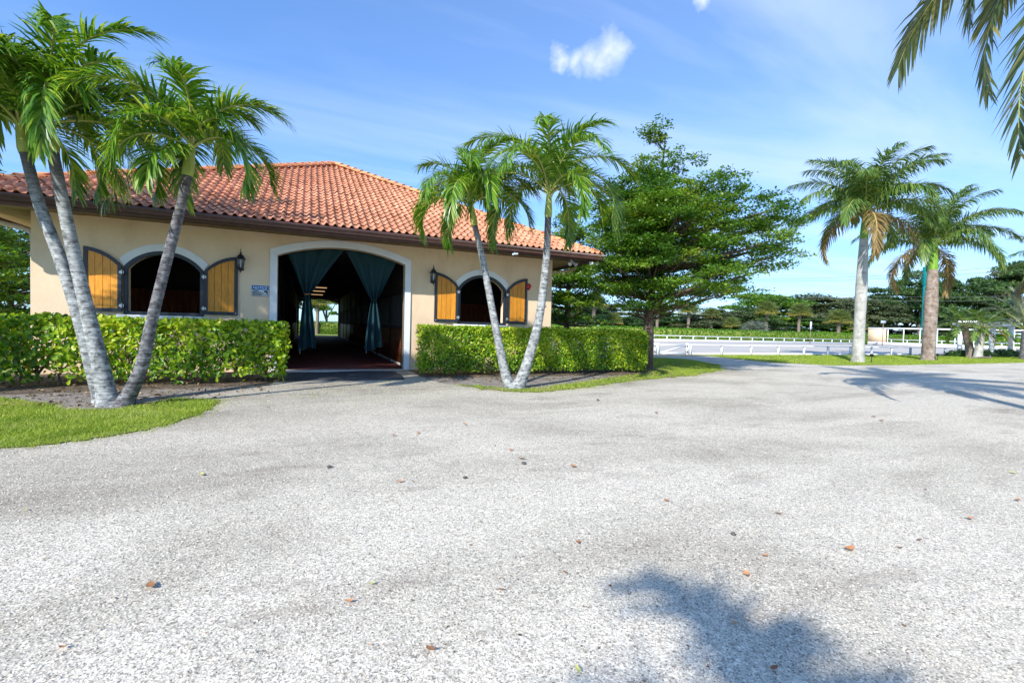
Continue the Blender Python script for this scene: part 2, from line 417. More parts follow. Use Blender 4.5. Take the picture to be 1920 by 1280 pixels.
M['darkstone'] = surf('dark_stone', [(.07, .065, .06), (.12, .11, .10)], 30, rough=.8, bump=.4)
M['wire'] = surf('wire', [(.12, .12, .12), (.15, .15, .15)], 3)
M['bluegrey'] = surf('blue_grey_vinyl', [(.33, .40, .46), (.38, .45, .52)], 3)

def trunk_mat(name, cols, zs, rings, ringw, scale=6, dark=.6):
    m, N, L, b = new_mat(name)
    g = N.new('ShaderNodeNewGeometry')
    mp = N.new('ShaderNodeMapping'); mp.inputs['Scale'].default_value = (1, 1, zs); L.new(g.outputs['Position'], mp.inputs[0])
    nz = N.new('ShaderNodeTexNoise'); nz.inputs['Scale'].default_value = scale; nz.inputs['Detail'].default_value = 7; nz.inputs['Roughness'].default_value = .68; L.new(mp.outputs[0], nz.inputs['Vector'])
    cr = N.new('ShaderNodeValToRGB'); el = cr.color_ramp.elements
    el[0].position = .36; el[0].color = rgb(cols[0]); el[1].position = .66; el[1].color = rgb(cols[-1])
    for i in range(1, len(cols)-1):
        e = el.new(.36+.30*i/(len(cols)-1)); e.color = rgb(cols[i])
    L.new(nz.outputs['Fac'], cr.inputs[0])
    # leaf-scar rings: noise squeezed along the height
    mr = N.new('ShaderNodeMapping'); mr.inputs['Scale'].default_value = (.9, .9, rings); L.new(g.outputs['Position'], mr.inputs[0])
    nr = N.new('ShaderNodeTexNoise'); nr.inputs['Scale'].default_value = 1.0; nr.inputs['Detail'].default_value = 3; L.new(mr.outputs[0], nr.inputs['Vector'])
    rr = N.new('ShaderNodeMapRange'); rr.inputs[1].default_value = .40; rr.inputs[2].default_value = .40+ringw; rr.inputs[3].default_value = dark; rr.inputs[4].default_value = 1
    L.new(nr.outputs['Fac'], rr.inputs[0])
    h = N.new('ShaderNodeHueSaturation'); L.new(rr.outputs[0], h.inputs['Value']); L.new(cr.outputs[0], h.inputs['Color'])
    col = h.outputs[0]
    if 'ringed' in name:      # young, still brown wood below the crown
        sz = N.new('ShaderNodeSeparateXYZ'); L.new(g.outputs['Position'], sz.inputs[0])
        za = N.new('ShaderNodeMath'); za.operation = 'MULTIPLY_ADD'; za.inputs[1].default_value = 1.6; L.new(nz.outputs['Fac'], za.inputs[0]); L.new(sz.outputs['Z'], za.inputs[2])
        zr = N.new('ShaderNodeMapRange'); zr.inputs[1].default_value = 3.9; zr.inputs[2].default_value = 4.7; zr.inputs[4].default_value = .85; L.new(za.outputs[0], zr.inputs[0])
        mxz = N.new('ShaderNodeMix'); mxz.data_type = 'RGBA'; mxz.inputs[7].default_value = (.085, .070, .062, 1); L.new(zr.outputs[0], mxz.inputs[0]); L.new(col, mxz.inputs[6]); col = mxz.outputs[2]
    L.new(col, b.inputs['Base Color']); b.inputs['Roughness'].default_value = .85; b.inputs['Specular IOR Level'].default_value = .2
    bp = N.new('ShaderNodeBump'); bp.inputs['Strength'].default_value = .7; bp.inputs['Distance'].default_value = .012
    L.new(nr.outputs['Fac'], bp.inputs['Height']); L.new(bp.outputs[0], b.inputs['Normal'])
    return m
M['ptrunk'] = trunk_mat('pale_ringed_trunk', [(.10, .10, .10), (.34, .35, .34), (.56, .57, .54)], 1.6, 75, .16, 9, .62)
M['ptrunk2'] = trunk_mat('dark_ringed_trunk', [(.06, .055, .055), (.17, .165, .17), (.36, .36, .36)], 1.6, 75, .2, 9, .55)
M['rtrunk'] = trunk_mat('royal_trunk', [(.30, .29, .24), (.44, .43, .38), (.52, .51, .46)], .8, 7, .2, 3, .85)
M['rtrunk2'] = trunk_mat('brown_royal_trunk', [(.17, .115, .085), (.30, .235, .19), (.42, .36, .31)], .8, 8, .2, 3, .8)

def gravel_mat():
    m, N, L, b = new_mat('crushed_shell_gravel')
    g = N.new('ShaderNodeNewGeometry'); P = g.outputs['Position']
    # large patches: pale driven tracks, greyer dirty zones
    n0 = N.new('ShaderNodeTexNoise'); n0.inputs['Scale'].default_value = .42; n0.inputs['Detail'].default_value = 6; n0.inputs['Roughness'].default_value = .6; n0.inputs['Distortion'].default_value = .5
    mp = N.new('ShaderNodeMapping'); mp.inputs['Scale'].default_value = (.75, 1.5, 1); mp.inputs['Location'].default_value = (4.3, 1.2, 0); mp.inputs['Rotation'].default_value = (0, 0, -.35); L.new(P, mp.inputs[0]); L.new(mp.outputs[0], n0.inputs['Vector'])
    cr = N.new('ShaderNodeValToRGB'); el = cr.color_ramp.elements
    el[0].position = .30; el[0].color = (.41, .36, .28, 1); el[1].position = .56; el[1].color = (.65, .585, .47, 1)
    e = el.new(.42); e.color = (.54, .485, .385, 1)
    L.new(n0.outputs['Fac'], cr.inputs[0])
    # grains: light and dark fragments
    v1 = N.new('ShaderNodeTexVoronoi'); v1.inputs['Scale'].default_value = 135; L.new(P, v1.inputs['Vector'])
    v2 = N.new('ShaderNodeTexVoronoi'); v2.inputs['Scale'].default_value = 55; L.new(P, v2.inputs['Vector'])
    s1 = N.new('ShaderNodeSeparateColor'); L.new(v1.outputs['Color'], s1.inputs[0])
    s2 = N.new('ShaderNodeSeparateColor'); L.new(v2.outputs['Color'], s2.inputs[0])
    c1 = N.new('ShaderNodeValToRGB'); q = c1.color_ramp.elements
    q[0].position = 0; q[0].color = (.33, .33, .34, 1); q[1].position = 1; q[1].color = (1.45, 1.44, 1.43, 1)
    for p, c in ((.12, .62), (.3, .92), (.7, 1.06)): x = q.new(p); x.color = (c, c, c, 1)
    L.new(s1.outputs[0], c1.inputs[0])
    c2 = N.new('ShaderNodeValToRGB'); q = c2.color_ramp.elements
    q[0].position = 0; q[0].color = (.62, .60, .58, 1); q[1].position = 1; q[1].color = (1.25, 1.25, 1.25, 1)
    for p, c in ((.1, .9), (.85, 1.03)): x = q.new(p); x.color = (c, c, c, 1)
    L.new(s2.outputs[0], c2.inputs[0])
    m1 = N.new('ShaderNodeMix'); m1.data_type = 'RGBA'; m1.blend_type = 'MULTIPLY'; m1.inputs[0].default_value = 1; L.new(cr.outputs[0], m1.inputs[6]); L.new(c1.outputs[0], m1.inputs[7])
    m2 = N.new('ShaderNodeMix'); m2.data_type = 'RGBA'; m2.blend_type = 'MULTIPLY'; m2.inputs[0].default_value = 1; L.new(m1.outputs[2], m2.inputs[6]); L.new(c2.outputs[0], m2.inputs[7])
    # brown stains and organic dirt, drawn out along the drive
    n3 = N.new('ShaderNodeTexNoise'); n3.inputs['Scale'].default_value = .9; n3.inputs['Detail'].default_value = 8; n3.inputs['Roughness'].default_value = .7
    mp3 = N.new('ShaderNodeMapping'); mp3.inputs['Scale'].default_value = (.55, 1.5, 1); mp3.inputs['Rotation'].default_value = (0, 0, -.4); L.new(P, mp3.inputs[0]); L.new(mp3.outputs[0], n3.inputs['Vector'])
    r3 = N.new('ShaderNodeMapRange'); r3.inputs[1].default_value = .56; r3.inputs[2].default_value = .76; r3.inputs[3].default_value = 0; r3.inputs[4].default_value = .85; L.new(n3.outputs['Fac'], r3.inputs[0])
    m3 = N.new('ShaderNodeMix'); m3.data_type = 'RGBA'; m3.inputs[7].default_value = (.24, .19, .15, 1); L.new(r3.outputs[0], m3.inputs[0]); L.new(m2.outputs[2], m3.inputs[6])
    # greyer, dirtier gravel along the barn front where tyres turn less
    sp = N.new('ShaderNodeSeparateXYZ'); L.new(P, sp.inputs[0])
    nb = N.new('ShaderNodeTexNoise'); nb.inputs['Scale'].default_value = .5; nb.inputs['Detail'].default_value = 5; L.new(P, nb.inputs['Vector'])
    nbm = N.new('ShaderNodeMath'); nbm.operation = 'MULTIPLY_ADD'; nbm.inputs[1].default_value = 9; L.new(nb.outputs['Fac'], nbm.inputs[0]); L.new(sp.outputs['Y'], nbm.inputs[2])
    nbx = N.new('ShaderNodeMath'); nbx.operation = 'MULTIPLY_ADD'; nbx.inputs[1].default_value = -.55; L.new(sp.outputs['X'], nbx.inputs[0]); L.new(nbm.outputs[0], nbx.inputs[2])
    rb_ = N.new('ShaderNodeMapRange'); rb_.inputs[1].default_value = 8.5; rb_.inputs[2].default_value = 15; rb_.inputs[3].default_value = 0; rb_.inputs[4].default_value = .62; L.new(nbx.outputs[0], rb_.inputs[0])
    mb_ = N.new('ShaderNodeMix'); mb_.data_type = 'RGBA'; mb_.blend_type = 'MULTIPLY'; mb_.inputs[7].default_value = (.56, .54, .52, 1); L.new(rb_.outputs[0], mb_.inputs[0]); L.new(m3.outputs[2], mb_.inputs[6]); m3 = mb_
    # scattered dark specks of debris
    v4 = N.new('ShaderNodeTexVoronoi'); v4.inputs['Scale'].default_value = 14; v4.inputs['Randomness'].default_value = 1; L.new(P, v4.inputs['Vector'])
    s4 = N.new('ShaderNodeSeparateColor'); L.new(v4.outputs['Color'], s4.inputs[0])
    d4 = N.new('ShaderNodeMath'); d4.operation = 'LESS_THAN'; d4.inputs[1].default_value = .12; L.new(v4.outputs['Distance'], d4.inputs[0])
    g4 = N.new('ShaderNodeMath'); g4.operation = 'GREATER_THAN'; g4.inputs[1].default_value = .72; L.new(s4.outputs[0], g4.inputs[0])
    x4 = N.new('ShaderNodeMath'); x4.operation = 'MULTIPLY'; L.new(d4.outputs[0], x4.inputs[0]); L.new(g4.outputs[0], x4.inputs[1])
    x5 = N.new('ShaderNodeMath'); x5.operation = 'MULTIPLY'; x5.inputs[1].default_value = .7; L.new(x4.outputs[0], x5.inputs[0])
    m4 = N.new('ShaderNodeMix'); m4.data_type = 'RGBA'; m4.inputs[7].default_value = (.16, .12, .10, 1); L.new(x5.outputs[0], m4.inputs[0]); L.new(m3.outputs[2], m4.inputs[6])
    L.new(m4.outputs[2], b.inputs['Base Color'])
    b.inputs['Roughness'].default_value = .88; b.inputs['Specular IOR Level'].default_value = .2
    hh = N.new('ShaderNodeMath'); hh.operation = 'ADD'; L.new(s1.outputs[1], hh.inputs[0]); L.new(v2.outputs['Distance'], hh.inputs[1])
    bp = N.new('ShaderNodeBump'); bp.inputs['Strength'].default_value = .55; bp.inputs['Distance'].default_value = .006; L.new(hh.outputs[0], bp.inputs['Height'])
    n6 = N.new('ShaderNodeTexNoise'); n6.inputs['Scale'].default_value = 3.5; n6.inputs['Detail'].default_value = 5; L.new(P, n6.inputs['Vector'])
    b2 = N.new('ShaderNodeBump'); b2.inputs['Strength'].default_value = .35; b2.inputs['Distance'].default_value = .05; L.new(n6.outputs['Fac'], b2.inputs['Height']); L.new(b2.outputs[0], bp.inputs['Normal'])
    L.new(bp.outputs[0], b.inputs['Normal'])
    return m
M['gravel'] = gravel_mat()
M['pebble'] = surf('pebble', [(.44, .395, .325), (.63, .57, .475)], 20, rough=.85, tint=.42)
def glass_mat():
    m, N, L, b = new_mat('lantern_glass')
    b.inputs['Base Color'].default_value = (.75, .78, .75, 1); b.inputs['Roughness'].default_value = .15
    b.inputs['Transmission Weight'].default_value = .85; b.inputs['IOR'].default_value = 1.1
    return m
M['glass'] = glass_mat()
def lamp_mat():
    m, N, L, b = new_mat('lit_tube')
    b.inputs['Emission Color'].default_value = (1, .62, .30, 1); b.inputs['Emission Strength'].default_value = .45
    return m
M['lamp'] = lamp_mat()

# ================================================================== GROUND
def jag(poly, step=.35, amp=.10, seed=1):
    r = random.Random(seed); out = []
    n = len(poly)
    for i in range(n):
        a, b = poly[i], poly[(i+1) % n]
        L = math.hypot(b[0]-a[0], b[1]-a[1]); k = max(1, int(L/step))
        for j in range(k):
            t = j/k
            out.append((a[0]+(b[0]-a[0])*t + r.uniform(-amp, amp), a[1]+(b[1]-a[1])*t + r.uniform(-amp, amp)))
    return out
def sheet(name, poly, z, mat, **kw):
    from mathutils.geometry import tessellate_polygon
    tri = tessellate_polygon([[Vector((p[0], p[1], 0)) for p in poly]])
    V = np.array([(p[0], p[1], z) for p in poly]); F = []
    for t in tri:
        a, b, c = (Vector(V[i]) for i in t)
        F.append(t if (b-a).cross(c-a).z > 0 else (t[0], t[2], t[1]))
    o = link(name, mesh(name, V, [np.array(F)], mat)); o['kind'] = 'structure'; return o
sheet('ground', [(-900, -900), (1500, -900), (1500, 1500), (-900, 1500)], -.03, M['lawn'])
sheet('gravel_driveway', [(-40, -40), (140, -40), (140, 15.6), (60, 16.4), (19, 21.75), (12, 21.75), (11, 50), (9.2, 50), (8.9, 14.8), (-30, 14.8), (-40, 14.8)], 0, M['gravel'])
sheet('arena_sand', [(8, 22.3), (150, 22.3), (150, 52.3), (8, 52.3)], .004, M['sand'])

lawnL_front = [G(410, 752), G(380, 775), G(300, 800), G(200, 820), G(100, 833), G(0, 840), (-5.5, 5.9), (-14, 4.5)]
lawnL_back = [(-14, 10.9), G(0, 748), G(80, 758), G(120, 768), G(190, 770), G(260, 762), G(330, 748)]
LAWN_L = jag(lawnL_front + lawnL_back, .10, .055, 2)
SOIL_L = jag([(-14, 14.7), (-14, 8), (-4.6, 8), (-2.2, 9.2), (-1.9, 10.5), (-1.0, 11.5), (-.72, 12.6), (-.72, 14.7)], .4, .06, 3)
lawnM = [G(862, 722), G(905, 730), G(960, 735), G(1020, 735), G(1100, 726), G(1200, 712), G(1300, 704), G(1352, 693), G(1345, 684), G(1290, 674), G(1230, 671), (11.5, 19.5), (8.9, 19.5), (8.9, 14.2), (11.6, 12.9), (9.2, 11.9), (7, 10.75), (5.6, 10.1), G(1010, 728), G(940, 727)]
LAWN_M = jag(lawnM, .14, .09, 4)
SOIL_M = jag([(2.9, 14.6), (2.9, 12.2), (3.2, 11.2), (4.0, 9.9), (5.0, 9.5), (7.5, 10.9), (10.9, 12.0), (12.3, 13.3), (12, 14.6), (9, 14.6)], .4, .07, 5)
lawnR = [G(1330, 667.5), G(1380, 673), G(1450, 679.5), G(1560, 685), G(1700, 684), G(1800, 682), G(1920, 679.5), (70, 15.8), (120, 15.5), (120, 22.2), (60, 22.2), (22, 22.2)]
LAWN_R = jag(lawnR, .8, .08, 6)
sheet('soil_bed', SOIL_L, .004, M['soil'])
sheet('soil_bed', SOIL_M, .004, M['soil'])
sheet('soil_bed', jag([(-14, 14.75), (-14, 11.2), (-5, 11.1), (-3.4, 11.3), (-1.6, 11.5), (-.75, 11.7), (-.62, 12.8), (-.62, 14.75)], .3, .08, 13), .008, M['mulch'])
sheet('soil_bed', jag([(2.9, 14.75), (2.95, 12.5), (3.6, 12.35), (7, 12.3), (10.6, 12.2), (11.6, 12.9), (12.4, 13.4), (12.2, 14.3), (10, 14.75)], .3, .08, 14), .008, M['mulch'])
sheet('lawn', LAWN_L, .012, M['lawn'])
sheet('lawn', LAWN_M, .012, M['drylawn'])
sheet('lawn', LAWN_R, .012, M['lawn'])

def in_poly(P, poly):
    x, y = P[:, 0], P[:, 1]; ins = np.zeros(len(P), bool); n = len(poly)
    for i in range(n):
        x1, y1 = poly[i]; x2, y2 = poly[(i+1) % n]
        c = ((y1 > y) != (y2 > y)) & (x < (x2-x1)*(y-y1)/(y2-y1+1e-12)+x1)
        ins ^= c
    return ins
def grass(name, poly, n, h, w, seed, box=None, holes=(), z=.012):
    r = np.random.default_rng(seed)
    P = np.array(poly); lo, hi = P.min(0), P.max(0)
    if box: lo = np.maximum(lo, box[0]); hi = np.minimum(hi, box[1])
    Q = np.zeros((0, 2))
    while len(Q) < n:
        q = r.uniform(lo, hi, (n*2, 2)); q = q[in_poly(q, poly)]
        for (cx, cy, rad) in holes:
            d = np.hypot(q[:, 0]-cx, q[:, 1]-cy); q = q[d > rad*r.uniform(.7, 1.1, len(q))]
        # thin out in patches
        s = np.sin(q[:, 0]*2.1+seed)*np.sin(q[:, 1]*2.7)+.35*np.sin(q[:, 0]*7)*np.sin(q[:, 1]*6+1)
        q = q[r.random(len(q)) < .62+.3*s]
        Q = np.concatenate([Q, q])
    Q = Q[:n]
    th = r.uniform(0, 2*PI, n); hh = h*r.uniform(.45, 1.25, n); ww = w*r.uniform(.6, 1.3, n)
    lean = r.uniform(.1, 1.1, n)*hh; la = r.uniform(0, 2*PI, n)
    b = np.stack([Q[:, 0], Q[:, 1], np.full(n, z-.004)], 1)
    sx = np.stack([np.cos(th)*ww, np.sin(th)*ww, np.zeros(n)], 1)
    mid = b + np.stack([np.cos(la)*lean*.35, np.sin(la)*lean*.35, hh*.6], 1)
    tip = b + np.stack([np.cos(la)*lean, np.sin(la)*lean, hh*.95], 1)
    V = np.stack([b-sx, b+sx, mid+sx*.8, mid-sx*.8, tip], 1).reshape(-1, 3)
    i = np.arange(n)[:, None]*5
    F4 = i+np.array([[0, 1, 2, 3]]); F3 = i+np.array([[3, 2, 4]])
    tn = np.clip(r.normal(.42, .22, n), 0, 1)
    o = link(name, mesh(name, V, [F4, F3], M['grass'], tint=np.concatenate([tn, tn])))
    o['kind'] = 'stuff'
    return o
tag(grass('grass', LAWN_L, 52000, .045, .0035, 1, box=((-7.5, 5.5), (0, 12)), holes=[(-3.0, 9.7, .45)]), 'bright short grass of the kerbless lawn under the leaning palms', 'grass')
tag(grass('grass', LAWN_M, 42000, .05, .005, 2, box=((3, 8.8), (19, 21)), holes=[(4.6, 10.1, .5), (11.6, 13.8, .6)]), 'thin yellowish grass strip between the right hedge and gravel, shaded under the spreading tree', 'grass')
tag(grass('grass', LAWN_R, 60000, .06, .011, 3, box=((20, 13), (66, 22.2)), holes=[(28.5, 16.2, .5), (38, 17.3, .5)]), 'wide mown grass verge in front of the white arena fence', 'grass')
# loose weeds and tufts creeping into the gravel edges
tuft_poly = [(-1.9, 9.2), (-.6, 11.2), (2.8, 12.2), (3.5, 9.4), (1, 8.0)]
tag(grass('weeds', tuft_poly, 500, .035, .004, 9), 'sparse weeds and clippings straggling over gravel by the hedge ends', 'weeds')

def edge_tufts(name, poly, n, h, w, seed, spread, label, zone):
    r = np.random.default_rng(seed); P = np.array(poly); m = len(P)
    i = r.integers(0, m, n*5); t = r.random(n*5)[:, None]; Q = P[i]*(1-t)+P[(i+1) % m]*t
    cl = r.random(m)[i] < .45
    Q = Q+r.normal(0, spread, Q.shape)*(.4+r.random((len(Q), 1))*1.2)
    keep = (Q[:, 0] > zone[0]) & (Q[:, 0] < zone[1]) & (Q[:, 1] > zone[2]) & (Q[:, 1] < zone[3]) & (cl | (r.random(len(Q)) < .3)); Q = Q[keep][:n]; n = len(Q)
    th = r.uniform(0, 2*PI, n); hh = h*r.uniform(.4, 1.3, n); la = r.uniform(0, 2*PI, n); lean = hh*r.uniform(.3, 1.5, n); ww = w*r.uniform(.6, 1.2, n)
    b = np.stack([Q[:, 0], Q[:, 1], np.full(n, .001)], 1); sx = np.stack([np.cos(th)*ww, np.sin(th)*ww, np.zeros(n)], 1)
    mid = b+np.stack([np.cos(la)*lean*.4, np.sin(la)*lean*.4, hh*.6], 1); tip = b+np.stack([np.cos(la)*lean, np.sin(la)*lean, hh*.9], 1)
    V = np.stack([b-sx, b+sx, mid+sx*.8, mid-sx*.8, tip], 1).reshape(-1, 3); k = np.arange(n)[:, None]*5
    tn = np.clip(r.normal(.55, .28, n), 0, 1)
    o = link(name, mesh(name, V, [k+np.array([[0, 1, 2, 3]]), k+np.array([[3, 2, 4]])], M['grass'], tint=np.concatenate([tn, tn])))
    tag(o, label, 'grass', kind='stuff')
edge_tufts('grass_edge', LAWN_L, 5200, .035, .0035, 31, .07, 'ragged runners of grass creeping from the left lawn onto gravel', (-8, 0, 4.5, 11.2))
edge_tufts('grass_edge', LAWN_M, 6500, .04, .0045, 32, .12, 'ragged dry grass tufts straggling from the middle strip onto gravel', (3, 19, 8.5, 20))
edge_tufts('grass_edge', LAWN_R, 4500, .05, .009, 33, .18, 'uneven grass tufts at the gravel edge of the far verge', (20, 60, 13, 17.5))
def litter(name, n, seed, fn, size, mat, label):
    r = np.random.default_rng(seed); C = fn(r, n); n = len(C); D = r.normal(0, 1, (n, 3)); D[:, 2] *= .25
    Nn = unit(np.array([0, 0, 1.])+r.normal(0, .45, (n, 3))); L = size*r.lognormal(0, .4, n)
    o = leaf_cloud(name, C, D, Nn, L, L*r.uniform(.25, .6, n), r.random(n), M[mat]); tag(o, label, 'debris', kind='stuff')
def pebbles():
    r = np.random.default_rng(5); n = 90000
    # denser near the photographer; spread like 1/distance
    dep = 1.0 + 11*r.random(n)**1.45
    lat = (r.random(n)*2-1)*1.16*dep
    x = lat*math.cos(YAW)+dep*math.sin(YAW); y = -lat*math.sin(YAW)+dep*math.cos(YAW)
    Q = np.stack([x, y], 1)
    keep = ~in_poly(Q, LAWN_L) & ~in_poly(Q, LAWN_M) & (y < 12.0)
    x, y = x[keep], y[keep]; n = len(x)
    s = r.lognormal(-5.35, .34, n)*(1+.05*np.hypot(x, y)); s = np.clip(s*.9, .002, .012)
    base = np.array([(1, 0, 0), (0, 1, 0), (-1, 0, 0), (0, -1, 0), (0, 0, .75), (0, 0, -.3)])
    V = base[None]*s[:, None, None]*r.uniform(.65, 1.25, (n, 6, 1))
    th = r.uniform(0, 2*PI, n); c, sn = np.cos(th)[:, None], np.sin(th)[:, None]
    X = V[..., 0]*c-V[..., 1]*sn*.7; Y = V[..., 0]*sn+V[..., 1]*c*.7
    V = np.stack([X+x[:, None], Y+y[:, None], V[..., 2]+s[:, None]*.15], 2).reshape(-1, 3)
    i = np.arange(n)[:, None]*6
    F = np.concatenate([i+np.array([f]) for f in ((0, 1, 4), (1, 2, 4), (2, 3, 4), (3, 0, 4))])
    tn = r.random(n)**.8
    o = link('gravel', mesh('gravel', V, [F], M['pebble'], tint=np.tile(tn, 4))); tag(o, 'loose pale crushed stone lying on the drive surface', 'gravel', kind='stuff')
pebbles()

# ================================================================== BARN
XL, XR, YF, YB = -6.06, 8.04, 14.80, 50.0
XC = (XL+XR)/2
OV = 1.24
ZE = 4.02                      # eave line
HALF = (XR-XL)/2+OV
SLOPE = .506
ZA = ZE + HALF*SLOPE
WT = .28
DL, DR = -.81, 2.78
barn = empty('barn', (XC, YF, 0), 'low tan stucco stable with terracotta hip roof and arched doorway', 'barn')
BO = (XC, YF, 0)
def bmb(): return MB(BO)
def place(o): return o
WX = (XC-4.42, XC+4.40)        # window centres
def warch(cx, hw, R, z0, zc):
    """outline: flat bottom, straight sides, segmental arch of radius R centred at zc"""
    a = math.asin(min(1, hw/R))
    return [(cx-hw, z0)] + arc(cx, zc, R, -a, a, 22) + [(cx+hw, z0)]
ZC = 2.13
DC = (DL+DR)/2; DW = (DR-DL)/2
def darch(hw, rise, zs, z0):
    R = (hw*hw+rise*rise)/(2*rise); zc = zs+rise-R
    a = math.asin(hw/R)
    return [(DC-hw, z0)] + arc(DC, zc, R, -a, a, 28) + [(DC+hw, z0)]
door_out = darch(DW, .35, 3.31, -.1)
outer = [(XL, -.1), (XL, 3.90), (XR, 3.90), (XR, -.1), (DR, -.1)] + door_out[::-1][1:-1] + [(DL, -.1)]
wins = [warch(wx, .80, .98, 1.52, ZC)[::-1] for wx in WX]
extrude('front_wall', [outer]+wins, YF, YF+WT, M['stucco'], barn, BO)
b = bmb(); b.box(XL, XL+WT, YF+WT, YB-WT, -.1, 3.9); b.build('side_wall', M['stucco'], barn)
b = bmb(); b.box(XR-WT, XR, YF+WT, YB-WT, -.1, 3.9); b.build('side_wall', M['stucco'], barn)
extrude('back_wall', [outer], YB-WT, YB, M['stucco'], barn, BO)

# door surround: one band, 18 cm wide, standing 4 cm proud
band = darch(DW+.185, .40, 3.46, -.05)
inner = darch(DW, .35, 3.31, -.05)
extrude('door_surround', [band+inner[::-1]], YF-.045, YF+.003, M['trim'], barn, BO)
b = bmb(); b.box(DL-.02, DR+.02, YF-.42, YF+.2, -.02, .035); b.build('threshold', M['concrete'], barn)

# windows: black steel frame > painted surround, sill
for wx in WX:
    fo = warch(wx, .86, 1.035, 1.50, ZC); fi = warch(wx, .775, .945, 1.585, ZC)
    w = extrude('window', [fo, fi[::-1]], YF-.035, YF+.03, M['black'], barn, BO)
    so = warch(wx, .955, 1.225, 2.60, ZC)
    a = math.asin(.955/1.225); a2 = math.asin(.855/1.04)
    ring = arc(wx, ZC, 1.225, -a, a, 22) + arc(wx, ZC, 1.043, a2, -a2, 22)
    extrude('surround', [ring], YF-.03, YF-.001, M['trim'], w, (0, 0, 0)).location = (-BO[0], -BO[1], 0)
    s = MB(BO); s.box(wx-1.0, wx+1.0, YF-.06, YF-.001, 1.405, 1.498); s.build('sill', M['trim'], w)
# shutters, folded open flat against the wall
def shutter(wx, side, tilt):
    """hinged at the window jamb; arch rises away from the hinge"""
    hx = wx+side*.875
    W = .78
    sg = side
    R, hw = 1.035, .86
    def top(t):            # t: distance from the hinge 0..W
        x = hw-t
        return ZC+math.sqrt(max(0, R*R-x*x))
    zb = 1.565
    n = 14
    out = [(0, zb)] + [(W*i/n, top(W*i/n)) for i in range(n+1)] + [(W, zb)]
    fw_ = .085
    inn = [(fw_, zb+fw_)] + [(fw_+(W-2*fw_)*i/n, top(fw_+(W-2*fw_)*i/n)-fw_*1.12) for i in range(n+1)] + [(W-fw_, zb+fw_)]
    def tx(o): return [(sg*p[0], p[1]) for p in o]
    fr = extrude('shutter', [tx(out), tx(inn)[::-1]], -.03, .02, M['black'], barn)
    ang = tilt*side
    fr.location = (hx-BO[0], -.085, 0)
    fr.rotation_euler = (0, 0, ang)
    k = 4; x0 = fw_-.01; x1 = W-fw_+.01; g = .009
    for i in range(k):
        a = x0+(x1-x0)*i/k+(g if i else 0); c = x0+(x1-x0)*(i+1)/k
        pts = [(a, zb+fw_-.01)] + [(a+(c-a)*j/5, top(min(W, a+(c-a)*j/5))-fw_*.95) for j in range(6)] + [(c, zb+fw_-.01)]
        extrude('plank', [tx(pts)], -.012+.002*(i % 2), .012, M['plank'], fr)
    for z in (1.72, 2.56):
        h = MB(); h.tube([(-.01*sg, -.045, z-.055), (-.01*sg, -.045, z+.055)], .014, 8); h.tube([(-.01*sg, -.045, z-.018), (-.01*sg, -.045, z+.018)], .022, 8)
        h.box(min(-.05*sg, .05*sg), max(-.05*sg, .05*sg), -.034, -.031, z-.03, z+.03)
        h.build('hinge', M['steel'], fr, True)
    c = MB(); c.tube([(sg*(W-.05), -.03, zb+.05), (sg*(W-.05), -.05, zb+.05)], .016, 8); c.build('latch', M['steel'], fr, True)
for wx in WX:
    shutter(wx, -1, .10); shutter(wx, 1, .08)

# eaves: soffit, fascia + K-style gutter
EY = YF-OV; EXL, EXR = XL-OV, XR+OV; EYB = YB+OV
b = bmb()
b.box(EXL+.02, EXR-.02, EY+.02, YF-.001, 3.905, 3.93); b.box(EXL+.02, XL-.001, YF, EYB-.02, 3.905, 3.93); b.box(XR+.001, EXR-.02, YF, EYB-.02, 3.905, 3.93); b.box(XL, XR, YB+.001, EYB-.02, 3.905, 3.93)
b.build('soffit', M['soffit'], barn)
def gutter(p0, p1, nrm):
    """profile extruded along the eave; nrm = outward"""
    prof = [(0, 3.84), (.055, 3.84), (.075, 3.875), (.085, 3.925), (.125, 3.955), (.125, 4.005), (.115, 4.012), (.105, 4.005), (.105, 3.97), (0, 3.95)]
    V = []
    for p in (p0, p1):
        for d, z in prof:
            ex = 0
            V.append((p[0]+nrm[0]*d+ex, p[1]+nrm[1]*d, z))
    n = len(prof)
    g = bmb(); g.add(V, [(i, (i+1) % n, n+(i+1) % n, n+i) for i in range(n)]+[tuple(range(n)), tuple(range(2*n-1, n-1, -1))])
    o = g.build('gutter', M['fascia'], barn)
gutter((EXL-.125, EY), (EXR+.125, EY), (0, -1)); gutter((EXL, EYB), (EXL, EY), (-1, 0)); gutter((EXR, EY), (EXR, EYB), (1, 0))
b = bmb(); b.box(EXL, EXR, EY+.001, EY+.025, 3.76, 3.985); b.build('fascia', M['fascia'], barn)
b = bmb(); b.box(EXL+.001, EXL+.025, EY+.026, EYB, 3.80, 3.985); b.build('fascia', M['fascia'], barn)
b = bmb(); b.box(EXR-.025, EXR-.001, EY+.026, EYB, 3.80, 3.985); b.build('fascia', M['fascia'], barn)
# downspouts with swan necks
b = bmb(); b.tube([(EXL-.06, YF+.35, 3.85), (EXL-.05, YF+.35, 3.72), (XL-.30, YF+.30, 3.52), (XL-.12, YF+.28, 3.46), (XL-.065, YF+.27, 3.30), (XL-.065, YF+.27, .1)], .058, 8); b.build('downspout', M['pipe'], barn, True)
b = bmb(); b.tube([(EXR+.0, YF+.45, 3.84), (EXR-.02, YF+.45, 3.70), (XR+.30, YF+.35, 3.50), (XR+.10, YF+.32, 3.45), (XR+.055, YF+.3, 3.30), (XR+.055, YF+.3, .1)], .045, 8); b.build('downspout', M['pipe'], barn, True)

